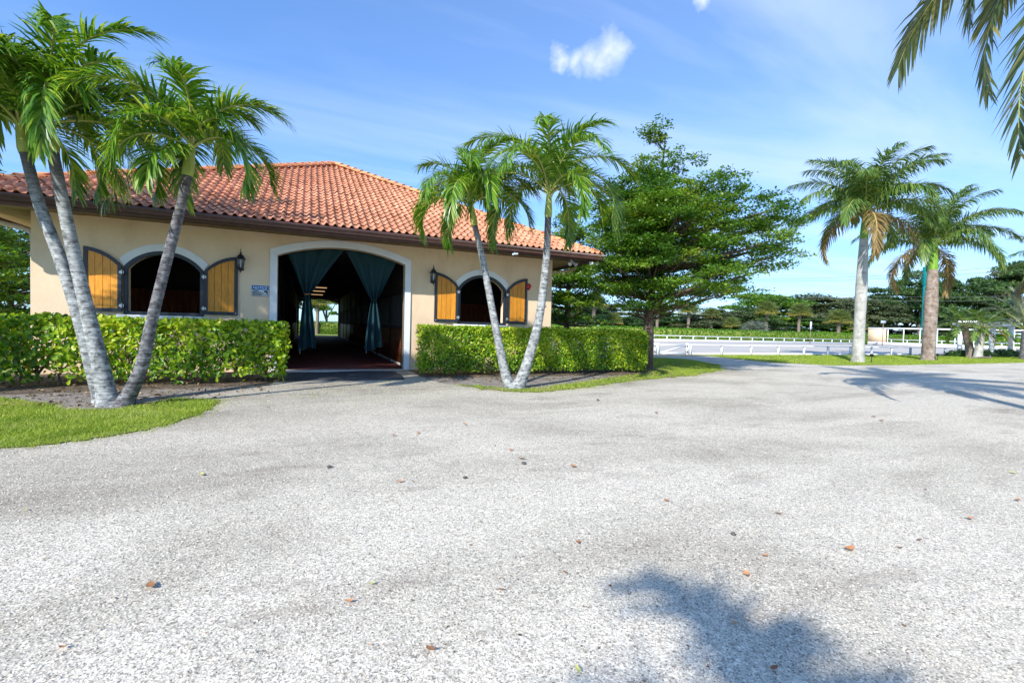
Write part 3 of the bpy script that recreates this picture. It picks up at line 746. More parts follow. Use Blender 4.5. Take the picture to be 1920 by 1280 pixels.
# roof: deck, S-tiles in courses, hip and ridge caps
YA = EY+HALF
YA2 = EYB-HALF
b = bmb()
zd = -.02
c = [(EXL, EY, ZE+zd), (EXR, EY, ZE+zd), (EXR, EYB, ZE+zd), (EXL, EYB, ZE+zd), (XC, YA, ZA+zd), (XC, YA2, ZA+zd)]
b.add(c, [(0, 1, 4), (1, 2, 5, 4), (2, 3, 5), (3, 0, 4, 5), (3, 2, 1, 0)])
roof = b.build('roof', M['mortar'], barn)
TW, CO = .213, .365
ang = math.atan(SLOPE)
def tile_arrays():
    """S-tile: barrel and pan, butt end at y=0, runs up +y; z up"""
    prof = []
    for i in range(7):
        t = i/6; prof.append((-.045+.125*t-.5*TW+.045+.0, .062*math.sin(PI*t)+.004))
    prof += [(TW*.5-.055, -.004), (TW*.5-.02, -.004), (TW*.5+.012, .006)]
    L = CO+.07
    n = len(prof); V = []
    for y, dz in ((0, .043), (L, .0)):
        for x, z in prof: V.append((x, y, z+dz))
    for x, z in prof: V.append((x, 0.002, z+.043-.014))
    F = [(i, i+1, n+i+1, n+i) for i in range(n-1)]
    # thin butt edge only; the dark gap below stays open
    F += [(2*n+i, 2*n+i+1, i+1, i) for i in range(n-1)]
    return np.array(V), np.array(F)
TV, TF = tile_arrays()
tile_me = mesh('roof_tile', TV, [TF], M['tile']); smooth_by_angle(tile_me)
# front slope positions
tiles = []
rows = int(HALF/math.cos(ang)/CO)+1
for rI in range(rows):
    yy = rI*CO*math.cos(ang)-.05; zz = ZE+yy*SLOPE+.012
    ncol = int(2*HALF/TW)+1
    for cI in range(ncol):
        xx = EXL+TW*.5+cI*TW
        half = HALF-yy
        if abs(xx-XC) > half-.06: continue
        tiles.append((xx, EY+yy, zz))
rt_ = random.Random(3)
tiles.sort(key=lambda t: t[0]**2+t[1]**2+(t[2]-EYE)**2)
def visible(t):
    d = Vector((t[0], t[1], t[2]-EYE)); z = d.dot(fw)
    return z > 0 and abs(d.dot(rt)/z*868.95) < 970
vis = [t for t in tiles if visible(t)]; inv = [t for t in tiles if not visible(t)]
near = vis[:298]; far = vis[298:]+inv
for (x, y, z) in near:
    o = link('roof_tile', tile_me, roof)
    o.location = (x-BO[0]+rt_.uniform(-.003, .003), y-BO[1]+rt_.uniform(-.008, .008), z+rt_.uniform(-.002, .003)); o.rotation_euler = (ang+rt_.uniform(-.008, .008), rt_.uniform(-.02, .02), rt_.uniform(-.012, .012))
def joined_tiles(name, pos, rotz=0.0):
    P = np.array(pos); n = len(P)
    Rx = np.array(Matrix.Rotation(ang, 3, 'X')); Rz = np.array(Matrix.Rotation(rotz, 3, 'Z'))
    r = np.random.default_rng(4)
    V0 = TV @ (Rz@Rx).T
    V = V0[None]+P[:, None]+r.normal(0, .0035, (n, 1, 3))-np.array(BO)
    i = np.arange(n)[:, None, None]*len(TV)
    F = (TF[None]+i).reshape(-1, 4)
    tn = np.repeat(r.random(n), len(TF))
    o = link(name, mesh(name, V.reshape(-1, 3), [F], M['tile'], tint=tn), roof); o['kind'] = 'stuff'
    smooth_by_angle(o.data)
    return o
joined_tiles('roof_tiles', far)
# side slopes
side = []
for rI in range(rows):
    yy = rI*CO*math.cos(ang)-.05; zz = ZE+yy*SLOPE+.012
    for cI in range(int((EYB-EY)/TW)):
        p = EY+TW*.5+cI*TW
        if p-EY < yy+.06 or EYB-p < yy+.06: continue
        side.append((yy, p, zz))
joined_tiles('roof_tiles', [(EXR-a, p, z) for a, p, z in side], PI/2)
joined_tiles('roof_tiles', [(EXL+a, p, z) for a, p, z in side], -PI/2)
# caps
def cap_mesh():
    n = 7; V = []; L = .44
    for y, rr, dz in ((0, .155, .03), (L, .130, 0)):
        for i in range(n+1):
            a = PI*i/n; V.append((-rr*math.cos(a), y, rr*math.sin(a)*.82+dz-.035))
    for i in range(n+1):
        a = PI*i/n; V.append((-.132*math.cos(a), 0.003, .132*math.sin(a)*.82+.03-.035))
    m = n+1
    F = [(i, i+1, m+i+1, m+i)[::-1] for i in range(n)]+[(2*m+i, 2*m+i+1, i+1, i)[::-1] for i in range(n)]
    me = mesh('ridge_tile', V, [np.array(F)], M['ridge']); smooth_by_angle(me); return me
cap_me = cap_mesh()
def caps(a, b_, pitch=.375):
    a = Vector(a); b_ = Vector(b_); d = (b_-a); n = int(d.length/pitch); d.normalize()
    sd = d.cross(Vector((0, 0, 1))).normalized(); u = sd.cross(d)
    for i in range(n+1):
        p = a+d*pitch*i
        o = link('ridge_tile', cap_me, roof)
        o.matrix_local = Matrix.Translation(p-Vector(BO)) @ Matrix((( sd.x, d.x, u.x), (sd.y, d.y, u.y), (sd.z, d.z, u.z))).to_4x4() @ Matrix.Rotation(rt_.uniform(-.03, .03), 4, 'Z')
zc_ = .045
caps((EXR-.05, EY+.05, ZE+zc_), (XC+.15, YA-.15, ZA+zc_))
caps((EXL+.05, EY+.05, ZE+zc_), (XC-.15, YA-.15, ZA+zc_))
caps((XC, YA-.1, ZA+zc_+.02), (XC, YA+8, ZA+zc_+.02))

# inside: floor, ceiling, stall fronts, end lighting
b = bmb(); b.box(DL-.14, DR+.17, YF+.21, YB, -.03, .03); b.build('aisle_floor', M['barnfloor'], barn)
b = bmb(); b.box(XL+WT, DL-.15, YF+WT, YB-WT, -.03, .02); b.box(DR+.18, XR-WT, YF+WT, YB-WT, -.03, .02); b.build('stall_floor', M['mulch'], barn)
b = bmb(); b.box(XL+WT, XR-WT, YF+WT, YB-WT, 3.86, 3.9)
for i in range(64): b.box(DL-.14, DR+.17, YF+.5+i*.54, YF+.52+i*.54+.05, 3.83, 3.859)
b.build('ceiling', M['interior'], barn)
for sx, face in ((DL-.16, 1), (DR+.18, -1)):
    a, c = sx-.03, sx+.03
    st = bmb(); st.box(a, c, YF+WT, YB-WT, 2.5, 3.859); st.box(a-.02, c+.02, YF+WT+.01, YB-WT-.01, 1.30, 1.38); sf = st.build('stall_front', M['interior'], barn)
    yy = YF+WT+.02; k = 0
    while yy < YF+9.5:
        pl = MB(BO); pl.box(a+.004*(k % 2), c-.004*(k % 2), yy, yy+.135, .10, 1.299); pl.build('plank', M['darkwood'], sf); yy += .14; k += 1
    pl = MB(BO); pl.box(a, c, yy, YB-WT-.02, .10, 1.299); pl.build('lower_boarding', M['darkwood'], sf)
    kb = MB(BO); kb.box(a-.01, c+.01, YF+WT+.01, YB-WT-.01, .021, .099); kb.build('kerb', M['concrete'], sf)
    gr = MB(BO)
    y = YF+WT+.1
    while y < YB-.4:
        gr.tube([(sx, y, 1.381), (sx, y, 2.499)], .009, 5, False); y += .11
    gg = gr.build('bars', M['grille'], sf); gg['kind'] = 'stuff'
    ps = YF+3.6
    while ps < YB-1:
        po = MB(BO); po.box(sx-.06, sx+.06, ps-.08, ps+.08, .022, 3.858); po.build('post', M['interior'], sf); ps += 3.66
    # cross partitions between stalls, seen through the windows
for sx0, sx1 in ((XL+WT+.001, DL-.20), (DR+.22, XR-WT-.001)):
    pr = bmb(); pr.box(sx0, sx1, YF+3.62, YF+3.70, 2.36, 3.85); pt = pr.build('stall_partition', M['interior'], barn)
    n = 24
    for i in range(n):
        p = MB(BO); w = (sx1-sx0)/n
        p.box(sx0+i*w+.003, sx0+(i+1)*w-.003, YF+3.63+.004*(i % 2), YF+3.69, .03, 2.355); p.build('plank', M['darkwood'], pt)
for i, y in enumerate((YF+19, YF+23, YF+28)):
    l = bmb(); l.box(XC-.75, XC+.15, y, y+.14, 3.72, 3.77); l.build('ceiling_lamp', M['lamp'], barn)

# ---- curtains tied back in the doorway
def curtain(cx, w, ztop, tie, tiez, zb, wb, seed, label):
    r = random.Random(seed)
    nu, nv = 60, 70
    Y0 = YF+WT+.08
    root = empty('curtain', (cx, Y0, 0), label, 'curtain', 'tied back mesh curtains in the barn doorway')
    V = []
    ph = r.uniform(0, 6)
    for j in range(nv+1):
        t = j/nv; z = ztop+(zb-ztop)*t
        if z > tiez:
            s = (ztop-z)/(ztop-tiez)
            hw = w/2*(1-s)**.92*(1.0) + .065*s**2 + .02
            c = cx+(tie-cx)*s
            fold = .035+.05*s**1.5; fr = 7
        else:
            s = (tiez-z)/(tiez-zb)
            hw = .065+(wb/2-.065)*s**.62
            c = tie+(.02*s)
            fold = .06+.05*s; fr = 5
        for i in range(nu+1):
            u = i/nu*2-1
            sag = 0
            zz = z
            if z <= tiez: zz = z+.04*math.sin(u*3+ph)*s + .03*u*s
            else: zz = z+ (.10*(u*u)*s*(1-s))
            x = c+u*hw
            y = Y0+fold*math.sin(u*fr*PI*.5+ph+.4*math.sin(t*5))+.015*math.sin(u*13+t*9)*min(1, s*2) - .10*math.sin(PI*min(1, s))*(1-u*u)*(1 if z > tiez else .5)
            zlim = 3.63-.33*((x-DC)/DW)**2+.02
            V.append((x-cx, y-Y0, min(zz, zlim)))
    F = []
    for j in range(nv):
        for i in range(nu):
            a = j*(nu+1)+i; F.append((a, a+1, a+nu+2, a+nu+1))
    me = mesh('cloth', V, [np.array(F)], M['curtain'], smooth=True)
    link('cloth', me, root)
    t = MB((cx, Y0, 0)); pts = [(tie+.085*math.cos(a*PI/8), Y0-.02+.07*math.sin(a*PI/8), tiez+.01*math.sin(a)) for a in range(17)]
    t.tube(pts, .018, 6); t.build('tie_band', M['ink'] if seed != 1 else M['dryleaf'], root, True)
    k = MB((cx, Y0, 0)); k.tube([(tie-wb*.35, Y0, zb+.03), (tie-wb*.36, Y0+.01, zb-.14)], .008, 5); k.build('hem_cord', M['concrete'], root)
    return root
curtain(.16, 1.62, 3.66, -.03, 2.26, .62, .50, 1, 'left teal mesh curtain tied back in the arched barn doorway')
curtain(1.86, 1.62, 3.66, 1.90, 2.18, .64, .58, 2, 'right teal mesh curtain tied back in the arched barn doorway')

# ---- mat, sign, bell, lamps, cameras
mt = empty('rubber_mat', (.85, 13.3, 0), 'worn black rubber mat lying before the open barn door', 'mat')
ux = np.linspace(-.62, 2.35, 26); V = []
for j, yv in enumerate(np.linspace(12.28, 14.30, 16)):
    for xv in ux:
        sk = .22*(yv-12.28)/2.0
        V.append((xv+sk*(.4 if xv > 1 else 0)-.85+.02*math.sin(yv*5), yv-13.3+.10*(xv+.6)/3*(-1 if j == 0 else 0), .022+.010*math.sin(xv*3+yv*2)+.008*math.sin(yv*7+xv)))
F = [(j*26+i, j*26+i+1, (j+1)*26+i+1, (j+1)*26+i) for j in range(15) for i in range(25)]
mo = link('mat_sheet', mesh('mat_sheet', V, [np.array(F)], M['rubber']), mt)
sm = mo.modifiers.new('s', 'SOLIDIFY'); sm.thickness = .014; sm.offset = -1

def text_mesh(name, body, size, loc, mat, parent, shear=0.0, sx=1.0, bold=0.0, align='LEFT'):
    cu = bpy.data.curves.new(name, 'FONT'); cu.body = body; cu.size = size; cu.shear = shear; cu.extrude = .0012; cu.offset = bold
    cu.align_x = align
    o = bpy.data.objects.new('tmp', cu); COL.objects.link(o)
    dg = bpy.context.evaluated_depsgraph_get(); me = bpy.data.meshes.new_from_object(o.evaluated_get(dg))
    bpy.data.objects.remove(o)
    me.materials.clear(); me.materials.append(mat)
    q = link(name, me, parent, loc); q.rotation_euler = (PI/2, 0, 0); q.scale = (sx, 1, 1); return q
sg = empty('notice_sign', (-1.235, YF-.02, 2.11), 'small blue and white NOTICE sign between left shutter and doorway', 'sign')
b = MB(); b.box(-.215, .215, .0, .018, 0, .31); b.build('panel', M['signwhite'], sg)
b = MB(); b.box(-.208, .208, -.0035, -.0005, .19, .303); b.build('header', M['signblue'], sg)
text_mesh('lettering', 'NOTICE', .105, (-.19, -.005, .207), M['signwhite'], sg, .25, .93, .0022)
for i, (t, x) in enumerate((('THIS AREA IS', -.195), ('UNDER 24 HOUR', -.195), ('VIDEO SURVEILLANCE', -.195), ('AND RECORDING', -.195))):
    text_mesh('lettering', t, .040, (x, -.003, .15-i*.038), M['ink'], sg, 0, .72, .0006)
b = MB(); b.beam((.10, -.003, .155), (.19, -.003, .135), .004, .045); b.beam((.155, -.003, .12), (.185, -.003, .07), .004, .014); b.beam((.18, -.003, .075), (.20, -.003, .06), .004, .02)
b.build('camera_symbol', M['ink'], sg)

def lantern(x, label):
    y = YF-.17
    L0 = empty('wall_lantern', (x, YF, 3.0), label, 'wall lantern', 'black lanterns either side of the doorway')
    o = (x, YF, 3.0); c = (x, y, 0)
    b = MB(o); b.lathe((x, y, 2.72), [(.004, 0), (.012, .03), (.03, .06), (.062, .115), (.07, .13), (.066, .14)], 8); b.build('base', M['black'], L0, False)
    b = MB(o); b.lathe((x, y, 2.86), [(.060, 0), (.094, .235)], 6); b.build('glass', M['glass'], L0)
    b = MB(o)
    for k in range(6):
        a = 2*PI*k/6
        b.tube([(x+.063*math.cos(a), y+.063*math.sin(a), 2.858), (x+.099*math.cos(a), y+.099*math.sin(a), 3.098)], .006, 5)
    b.build('cage', M['black'], L0)
    b = MB(o); b.lathe((x, y, 3.095), [(.128, 0), (.130, .012), (.100, .03), (.092, .06), (.070, .10), (.040, .128), (.018, .14), (.034, .165), (.036, .172), (.012, .188), (.010, .24), (.003, .285)], 8); b.build('cap', M['black'], L0)
    b = MB(o); b.tube([(x, y, 2.87), (x, y, 2.99)], .014, 8); b.lathe((x, y, 2.99), [(.02, 0), (.03, .03), (.026, .06), (.008, .09)], 8); b.build('bulb', M['signwhite'], L0, True)
    b = MB(o); b.box(x-.055, x+.055, YF-.018, YF-.001, 2.80, 3.05); b.tube([(x, YF-.01, 2.98), (x, YF-.09, 2.86), (x, y+.01, 2.80)], .011, 6); b.build('bracket', M['black'], L0)
lantern(-1.70, 'black glass lantern on the wall above the NOTICE sign')
lantern(3.65, 'black glass lantern on the wall right of the doorway')

b0 = empty('alarm_bell', (7.09, YF, 2.90), 'red round fire alarm bell on the wall beyond the rightmost shutter', 'alarm bell')
b = MB(); b.tube([(0, 0, 0), (0, -.03, 0), (0, -.075, 0), (0, -.095, 0)], [.10, .105, .085, .02], 16); b.build('gong', M['red'], b0, True)
b = MB(); b.box(-.05, .05, -.03, -.001, -.13, -.06); b.build('back_box', M['red'], b0)

def flood(x, y, z, label, dx):
    r_ = empty('flood_light', (x, y, z), label, 'flood light', 'outdoor spot lights under the right corner of the eave')
    b = MB(); b.tube([(0, 0, .085), (0, 0, .05)], .05, 12); b.build('mount', M['signwhite'], r_, True)
    for s in (-1, 1):
        b = MB(); b.tube([(0, 0, .05), (s*.06+dx, -.04, .0), (s*.12+dx, -.12, -.06), (s*.14+dx, -.15, -.08)], [.02, .04, .062, .07], 12); b.build('lamp_head', M['signwhite'], r_, True)
flood(8.55, 14.35, 3.80, 'paired white flood lamps under the soffit nearer the wall corner', 0)
flood(9.02, 13.75, 3.80, 'white flood lamps under the outermost roof corner beside the gutter end', .02)
cm = empty('security_camera', (5.93, 13.45, 3.74), 'small white security camera fixed below the gutter above right window', 'security camera')
b = MB(); b.tube([(.10, -.03, .02), (-.08, -.07, -.01)], .032, 10); b.build('housing', M['signwhite'], cm, True)
b = MB(); b.tube([(.02, .0, .0), (.05, .09, .08)], .012, 6); b.build('bracket', M['signwhite'], cm)

# ================================================================== PLANTS
def leaf_cloud(name, C, D, Nn, L, W, tint, mat, parent=None, simple=False, fold=.18, off=(0, 0, 0), round_=False):
    """C centres (base of the leaf), D direction, Nn approx normal, L, W sizes -> one mesh"""
    C = np.asarray(C)-np.array(off); D = unit(D); S = unit(np.cross(D, Nn)); Nn = unit(np.cross(S, D))
    L = np.asarray(L)[:, None]; W = np.asarray(W)[:, None]; n = len(C)
    i = np.arange(n)[:, None]
    if simple:
        V = np.stack([C, C+D*L*.55+S*W*.5, C+D*L, C+D*L*.55-S*W*.5], 1).reshape(-1, 3)
        F = i*4+np.array([[0, 1, 2, 3]]); t = tint
    else:
        a, b_ = (.42, .80) if round_ else (.30, .66)
        wa, wb = (.40, .48) if round_ else (.5, .40)
        up_ = Nn*W*fold
        V = np.stack([C, C+D*L*a+S*W*wa+up_, C+D*L*b_+S*W*wb+up_*.8, C+D*L*1.0-Nn*L*.06, C+D*L*b_-S*W*wb+up_*.8, C+D*L*a-S*W*wa+up_], 1).reshape(-1, 3)
        F = np.concatenate([i*6+np.array([[0, 1, 2, 3]]), i*6+np.array([[0, 3, 4, 5]])]); t = np.concatenate([tint, tint])
    me = mesh(name, V, [F], mat, tint=t)
    return link(name, me, parent)

def on_drive(r, n):
    dep = 1.2+13*r.random(n)**1.2; lat = (r.random(n)*2-1)*1.15*dep
    x = lat*math.cos(YAW)+dep*math.sin(YAW); y = -lat*math.sin(YAW)+dep*math.cos(YAW)
    w = np.sin(x*1.1+2)*np.sin(y*1.7+x*.4)+.5*np.sin(x*2.9+y*2.1)
    k = (w > r.uniform(-1.0, 1.1, n)) & (y < 12) & ~in_poly(np.stack([x, y], 1), LAWN_L)
    return np.stack([x[k], y[k], np.full(k.sum(), .007)], 1)
litter('debris', 4200, 41, on_drive, .011, 'litter', 'fine brown bits of leaf and bark strewn over the gravel')
def in_beds(r, n):
    a = np.stack([r.uniform(-7.5, -.7, n), r.uniform(10.6, 13.4, n)], 1); b = np.stack([r.uniform(3.0, 12.2, n), r.uniform(11.2, 14.0, n)], 1)
    c = np.stack([r.normal(-3, .9, n//3), r.normal(9.9, .5, n//3)], 1)
    q = np.concatenate([a, b, c]); return np.concatenate([q, np.full((len(q), 1), .018)], 1)
litter('leaf_litter', 1500, 42, in_beds, .05, 'litter', 'dry brown leaf litter lying on the soil under the hedges and palms')

# ---- hedges: leaf shell round a clipped box, open at the foot, stems inside
def hedge(x0, x1, y0, y1, h, n, L, seed, label, nsingle=290):
    r = np.random.default_rng(seed)
    root = empty('hedge', ((x0+x1)/2, (y0+y1)/2, 0), label, 'hedge', 'clipped hedges along the barn front')
    off = ((x0+x1)/2, (y0+y1)/2, 0)
    w = x1-x0; d = y1-y0
    areas = np.array([w*h*1.25, w*d*.9, d*h*1.9, d*h*.5, w*h*.40]); p = areas/areas.sum()
    f = r.choice(5, n, p=p)
    u = r.random(n); v = r.random(n)
    dep = np.where(r.random(n) < .7, np.abs(r.normal(0, .10, n)), np.abs(r.normal(0, .34, n)))
    C = np.zeros((n, 3)); Nn = np.zeros((n, 3))
    def bump(a, b_): return .06*np.sin(a*2.3+seed)*np.sin(b_*4.1+1)+.045*np.sin(a*5.1+b_*3)+.03*np.sin(a*11.3+1)*np.sin(b_*9)
    m = f == 0; C[m] = np.stack([x0+w*u[m], y0+dep[m]+bump(u[m]*w, v[m]*h), .10+(h-.10)*v[m]**.85], 1); Nn[m] = (0, -1, .3)
    m = f == 1; C[m] = np.stack([x0+w*u[m], y0+d*v[m], h-dep[m]*.55+bump(u[m]*w, v[m]*d)*.55], 1); Nn[m] = (0, -.2, 1)
    m = f == 2; C[m] = np.stack([x1-dep[m]+bump(u[m]*d, v[m]*h), y0+d*u[m], .10+(h-.10)*v[m]**.85], 1); Nn[m] = (1, 0, .3)
    m = f == 3; C[m] = np.stack([x0+dep[m], y0+d*u[m], .10+(h-.10)*v[m]], 1); Nn[m] = (-1, 0, .3)
    m = f == 4; C[m] = np.stack([x0+w*u[m], y1-dep[m], .2+(h-.2)*v[m]], 1); Nn[m] = (0, 1, .3)
    # holes: thinner growth in irregular spots low down
    g = np.sin(C[:, 0]*3.1+seed*2)*np.sin(C[:, 2]*5.0+C[:, 0]*1.3)+.6*np.sin(C[:, 0]*7.7+C[:, 2]*3)
    keep = (r.random(n) > np.clip((g-.35)*.9, 0, .8)*np.clip(1.35-C[:, 2]/h, 0.15, 1)) & (r.random(n) > np.clip(.30-C[:, 2], 0, .3)*3.0*(.6+.4*np.sin(C[:, 0]*4)))
    C, Nn = C[keep], Nn[keep]; n = len(C)
    Nd = unit(Nn+r.normal(0, .55, (n, 3))); D = r.normal(0, 1, (n, 3)); D[:, 2] += .55
    D = D-(D*Nd).sum(1, keepdims=True)*Nd*.8
    Ls = L*r.uniform(.6, 1.25, n); Ws = Ls*r.uniform(.5, .68, n)
    t = np.clip(r.normal(.45, .26, n)+(C[:, 2]/h-.6)*.25, 0, 1)
    t = np.where(r.random(n) < .025, 1.0, t)
    # nearest leaves singly
    dist = np.hypot(C[:, 0], C[:, 1])+dep[keep]*3 + np.where((C[:, 1] < y0+.06) & (C[:, 2] > .3), 0, 50) + np.where(C[:, 0] < -7.2, 40, 0)
    order = np.argsort(dist/np.maximum(Ls, .01))
    one = order[:nsingle]; rest = order[nsingle:]
    fo = leaf_cloud('foliage', C[rest], D[rest], Nd[rest], Ls[rest], Ws[rest], t[rest], M['hedge'], root, off=off, round_=True); fo['kind'] = 'stuff'
    protos = []
    for k in range(8):
        q = leaf_cloud('leaf', np.zeros((1, 3)), np.array([[0, 1., 0]]), np.array([[0, 0, 1.]]), [1.0], [.6], np.array([.15+.11*k]), M['hedge'], None, round_=True)
        protos.append(q.data); bpy.data.objects.remove(q)
    for k in one:
        o = link('leaf', protos[min(7, int(t[k]*8))], root)
        dd = Vector(D[k]).normalized(); nn = Vector(Nd[k]); s = dd.cross(nn).normalized(); nn = s.cross(dd)
        o.matrix_local = Matrix.Translation(Vector(C[k])-Vector(off)) @ Matrix(((s.x, dd.x, nn.x), (s.y, dd.y, nn.y), (s.z, dd.z, nn.z))).to_4x4() @ Matrix.Scale(float(Ls[k]), 4)
    st = MB(off)
    rr = random.Random(seed)
    k = int(w/.38)
    for i in range(k):
        bx = x0+.15+(w-.3)*(i+.5)/k+rr.uniform(-.08, .08); by = (y0+y1)/2+rr.uniform(-.15, .1)
        st.tube([(bx, by, 0), (bx+rr.uniform(-.05, .05), by, .22), (bx+rr.uniform(-.1, .1), by, .4)], [.026, .02, .016], 6, False)
        for j in range(11):
            a = rr.uniform(0, 2*PI); l = rr.uniform(.3, .75)
            p1 = (bx+math.cos(a)*l*.4, by+math.sin(a)*l*.35, .3+rr.random()*.45); p2 = (bx+math.cos(a)*l*.75, by+math.sin(a)*min(l, .5)*.8, min(h-.1, p1[2]+rr.random()*.7))
            st.tube([(bx, by, .2+rr.random()*.2), p1, p2], [.011, .008, .004], 4, False)
    s = st.build('stems', M['stem'], root, True); s['kind'] = 'stuff'
    return root
hedge(-11.0, -.50, 11.95, 13.0, 1.37, 20500, .112, 11, 'long broadleaf hedge left of the doorway, behind the leaning palms')
hedge(2.95, 10.75, 12.75, 13.75, 1.40, 50000, .074, 12, 'dense small leaved hedge right of the doorway, below the right window')

# ---- pinnate palm fronds
def frond_arrays(L, az, e0, bend, npair, ll, w, r, vdeg=35, droop=.5, power=1.3, start=.16, seg=4, tipfac=.55, side_bend=0.0, fwd0=75, fwd1=25, plumose=0.0, stalk=.022, wind=(0, 0, 0)):
    """frond starting at the origin; returns (Vr,Fr, Vl,Fl, tint)"""
    ns = 26
    pts = [Vector((0, 0, 0))]; tan = []
    e = e0; a = az
    for i in range(ns):
        s = (i+.5)/ns
        e = e0-bend*(s**power); a = az+side_bend*s*s
        d = Vector((math.cos(e)*math.sin(a), math.cos(e)*math.cos(a), math.sin(e)))
        tan.append(d); pts.append(pts[-1]+d*(L/ns))
    mb = MB(); sel = list(range(0, ns+1, 2)); mb.tube([pts[i] for i in sel], [stalk*(1-.86*(i/ns)) for i in sel], 5, False)
    Vr = np.concatenate(mb.V); Fr = np.array(mb.P)
    V = []; F = []; T = []; n = 0
    for k in range(npair):
        s = start+(1-start)*(k+.5)/npair
        f = s*ns; i = min(ns-1, int(f)); p0 = pts[i].lerp(pts[i+1], f-i); t = tan[i]
        S = Vector((math.cos(a), -math.sin(a), 0)); S = (S-t*S.dot(t)).normalized(); Nn = S.cross(t)
        if Nn.z < 0 and abs(e0) < 3: pass
        x = (s-start)/(1-start)
        prof = min(1, .45+2.6*x)*(1-(1-tipfac)*x**2.2)
        for sd in (-1, 1):
            l = ll*prof*r.uniform(.85, 1.12)
            fa = math.radians(fwd0+(fwd1-fwd0)*x+r.uniform(-7, 7))
            va = math.radians(vdeg+r.uniform(-12, 12))+ (r.choice((-1, 0, 1))*plumose)
            d = t*math.cos(fa)+(S*sd*math.cos(va)+Nn*math.sin(va))*math.sin(fa)
            p = p0.copy(); q = d.normalized()
            wdir = (q.cross(Nn) if abs(q.dot(Nn)) < .95 else q.cross(S)).normalized()
            dr = droop*r.uniform(.6, 1.4)
            ww = w*r.uniform(.8, 1.15)
            prow = []
            ws = (.55, 1.0, .92, .62, .08) if seg == 4 else (.6, 1.0, .7, .06)
            for j in range(seg+1):
                c = ww*ws[j]*.5
                prow.append((p-wdir*c, p+wdir*c))
                q = (q+Vector((0, 0, -dr/seg*(1+j*.5)))+Vector(wind)*(.25/seg)*(j+1)).normalized()
                p = p+q*(l/seg)
            for j in range(seg+1):
                V.append(tuple(prow[j][0])); V.append(tuple(prow[j][1]))
            for j in range(seg):
                F.append((n+2*j, n+2*j+1, n+2*j+3, n+2*j+2))
            tt = min(1, max(0, r.gauss(.52, .26))); T += [tt]*seg
            n += 2*(seg+1)
    return Vr, Fr, np.array(V), np.array(F), np.array(T)
def frond(parent, loc, mats, r, **kw):
    Vr, Fr, Vl, Fl, T = frond_arrays(r=r, **kw)
    V = np.concatenate([Vr, Vl]); F = np.concatenate([Fr, Fl+len(Vr)])
    me = mesh('frond', V, [F], list(mats), midx=np.concatenate([np.zeros(len(Fr)), np.ones(len(Fl))]), tint=np.concatenate([np.full(len(Fr), .5), T]))
    return link('frond', me, parent, loc)
def spline(P, n=6):
    P = [Vector(p) for p in P]; P = [P[0]*2-P[1]]+P+[P[-1]*2-P[-2]]; out = []
    for i in range(1, len(P)-2):
        for k in range(n):
            t = k/n; a, b_, c, d = P[i-1], P[i], P[i+1], P[i+2]
            out.append(.5*((2*b_)+(c-a)*t+(2*a-5*b_+4*c-d)*t*t+(3*b_-a-3*c+d)*t**3))
    out.append(P[-2]); return out
def radii(pts, tab):
    L = [0]
    for a, b_ in zip(pts, pts[1:]): L.append(L[-1]+(b_-a).length)
    s = [l/L[-1] for l in L]; return [float(np.interp(x, [t[0] for t in tab], [t[1] for t in tab])) for x in s]
def small_palm(axis, crown_h, label, group, seed, tmat='ptrunk', rb=.15, rm=.115, rt2=.085, nf=14, L=2.1, fr=None, e_lo=.05, twist=0.0, lower=(), wind=(.5, -.2, 0), tops=None):
    """axis: trunk points from the ground to the crownshaft base"""
    base = Vector(axis[0]); root = empty('palm_tree', base, label, 'palm tree', group)
    off = tuple(base); r = random.Random(seed)
    pts = spline(axis, 7); R = radii(pts, [(0, rb*2.0), (.02, rb*1.55), (.05, rb*1.2), (.16, rb), (.45, rm), (.8, (rm+rt2)/2), (1, rt2)])
    # ring ridges: alternate radii along a finely divided trunk
    fine = []; fr_ = []
    for i in range(len(pts)-1):
        for k in range(5):
            fine.append(pts[i].lerp(pts[i+1], k/5)); fr_.append((R[i]+(R[i+1]-R[i])*k/5)*(1.0 if k % 2 else .972))
    fine.append(pts[-1]); fr_.append(R[-1])
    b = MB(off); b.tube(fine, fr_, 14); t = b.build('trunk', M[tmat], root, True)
    d = (pts[-1]-pts[-3]).normalized(); d = (d+Vector((0, 0, .35))).normalized(); top = pts[-1]
    ctop = top+d*crown_h
    b = MB(off); b.tube([top-d*.02, top+d*crown_h*.12, top+d*crown_h*.4, top+d*crown_h*.75, ctop], [rt2*1.08, rt2*1.22, rt2*1.05, rt2*.78, rt2*.5], 14); b.build('crownshaft', M['shaft'], root, True)
    g = 2.39996
    for i in range(nf):
        a = i*g+twist+r.uniform(-.2, .2)
        x = i/(nf-1)                       # 0 = youngest, upright
        e0 = math.radians(86-48*x**.9)+r.uniform(-.1, .1)
        bend = math.radians(104+58*x+r.uniform(-14, 14))
        f = frond(root, ctop-base-d*crown_h*(.06+.22*x), (M['rachis'], M['adonidia']), r, L=L*r.uniform(.85, 1.08)*(1-.12*(x < .1)), az=a, e0=e0, bend=bend, npair=70, ll=.58, w=.036, vdeg=38, droop=.70, power=1.15, side_bend=r.uniform(-.5, .5), tipfac=.6, stalk=.024, wind=wind, fwd0=66, fwd1=30, plumose=.22, start=.10)
        if i == 0: f['label'] = 'newest upright frond'
    for (a, e0, bend, LL) in lower:
        frond(root, ctop-base-d*crown_h*.35, (M['rachis'], M['adonidia']), r, L=LL, az=a, e0=e0, bend=bend, npair=54, ll=.58, w=.048, vdeg=28, droop=.65, power=1.1, stalk=.024, wind=wind, plumose=.2)
    return root
gL = 'leaning palms left of the doorway'; gR = 'pair of leaning palms before the right window'
A0 = (-3.02, 9.60, -.03)
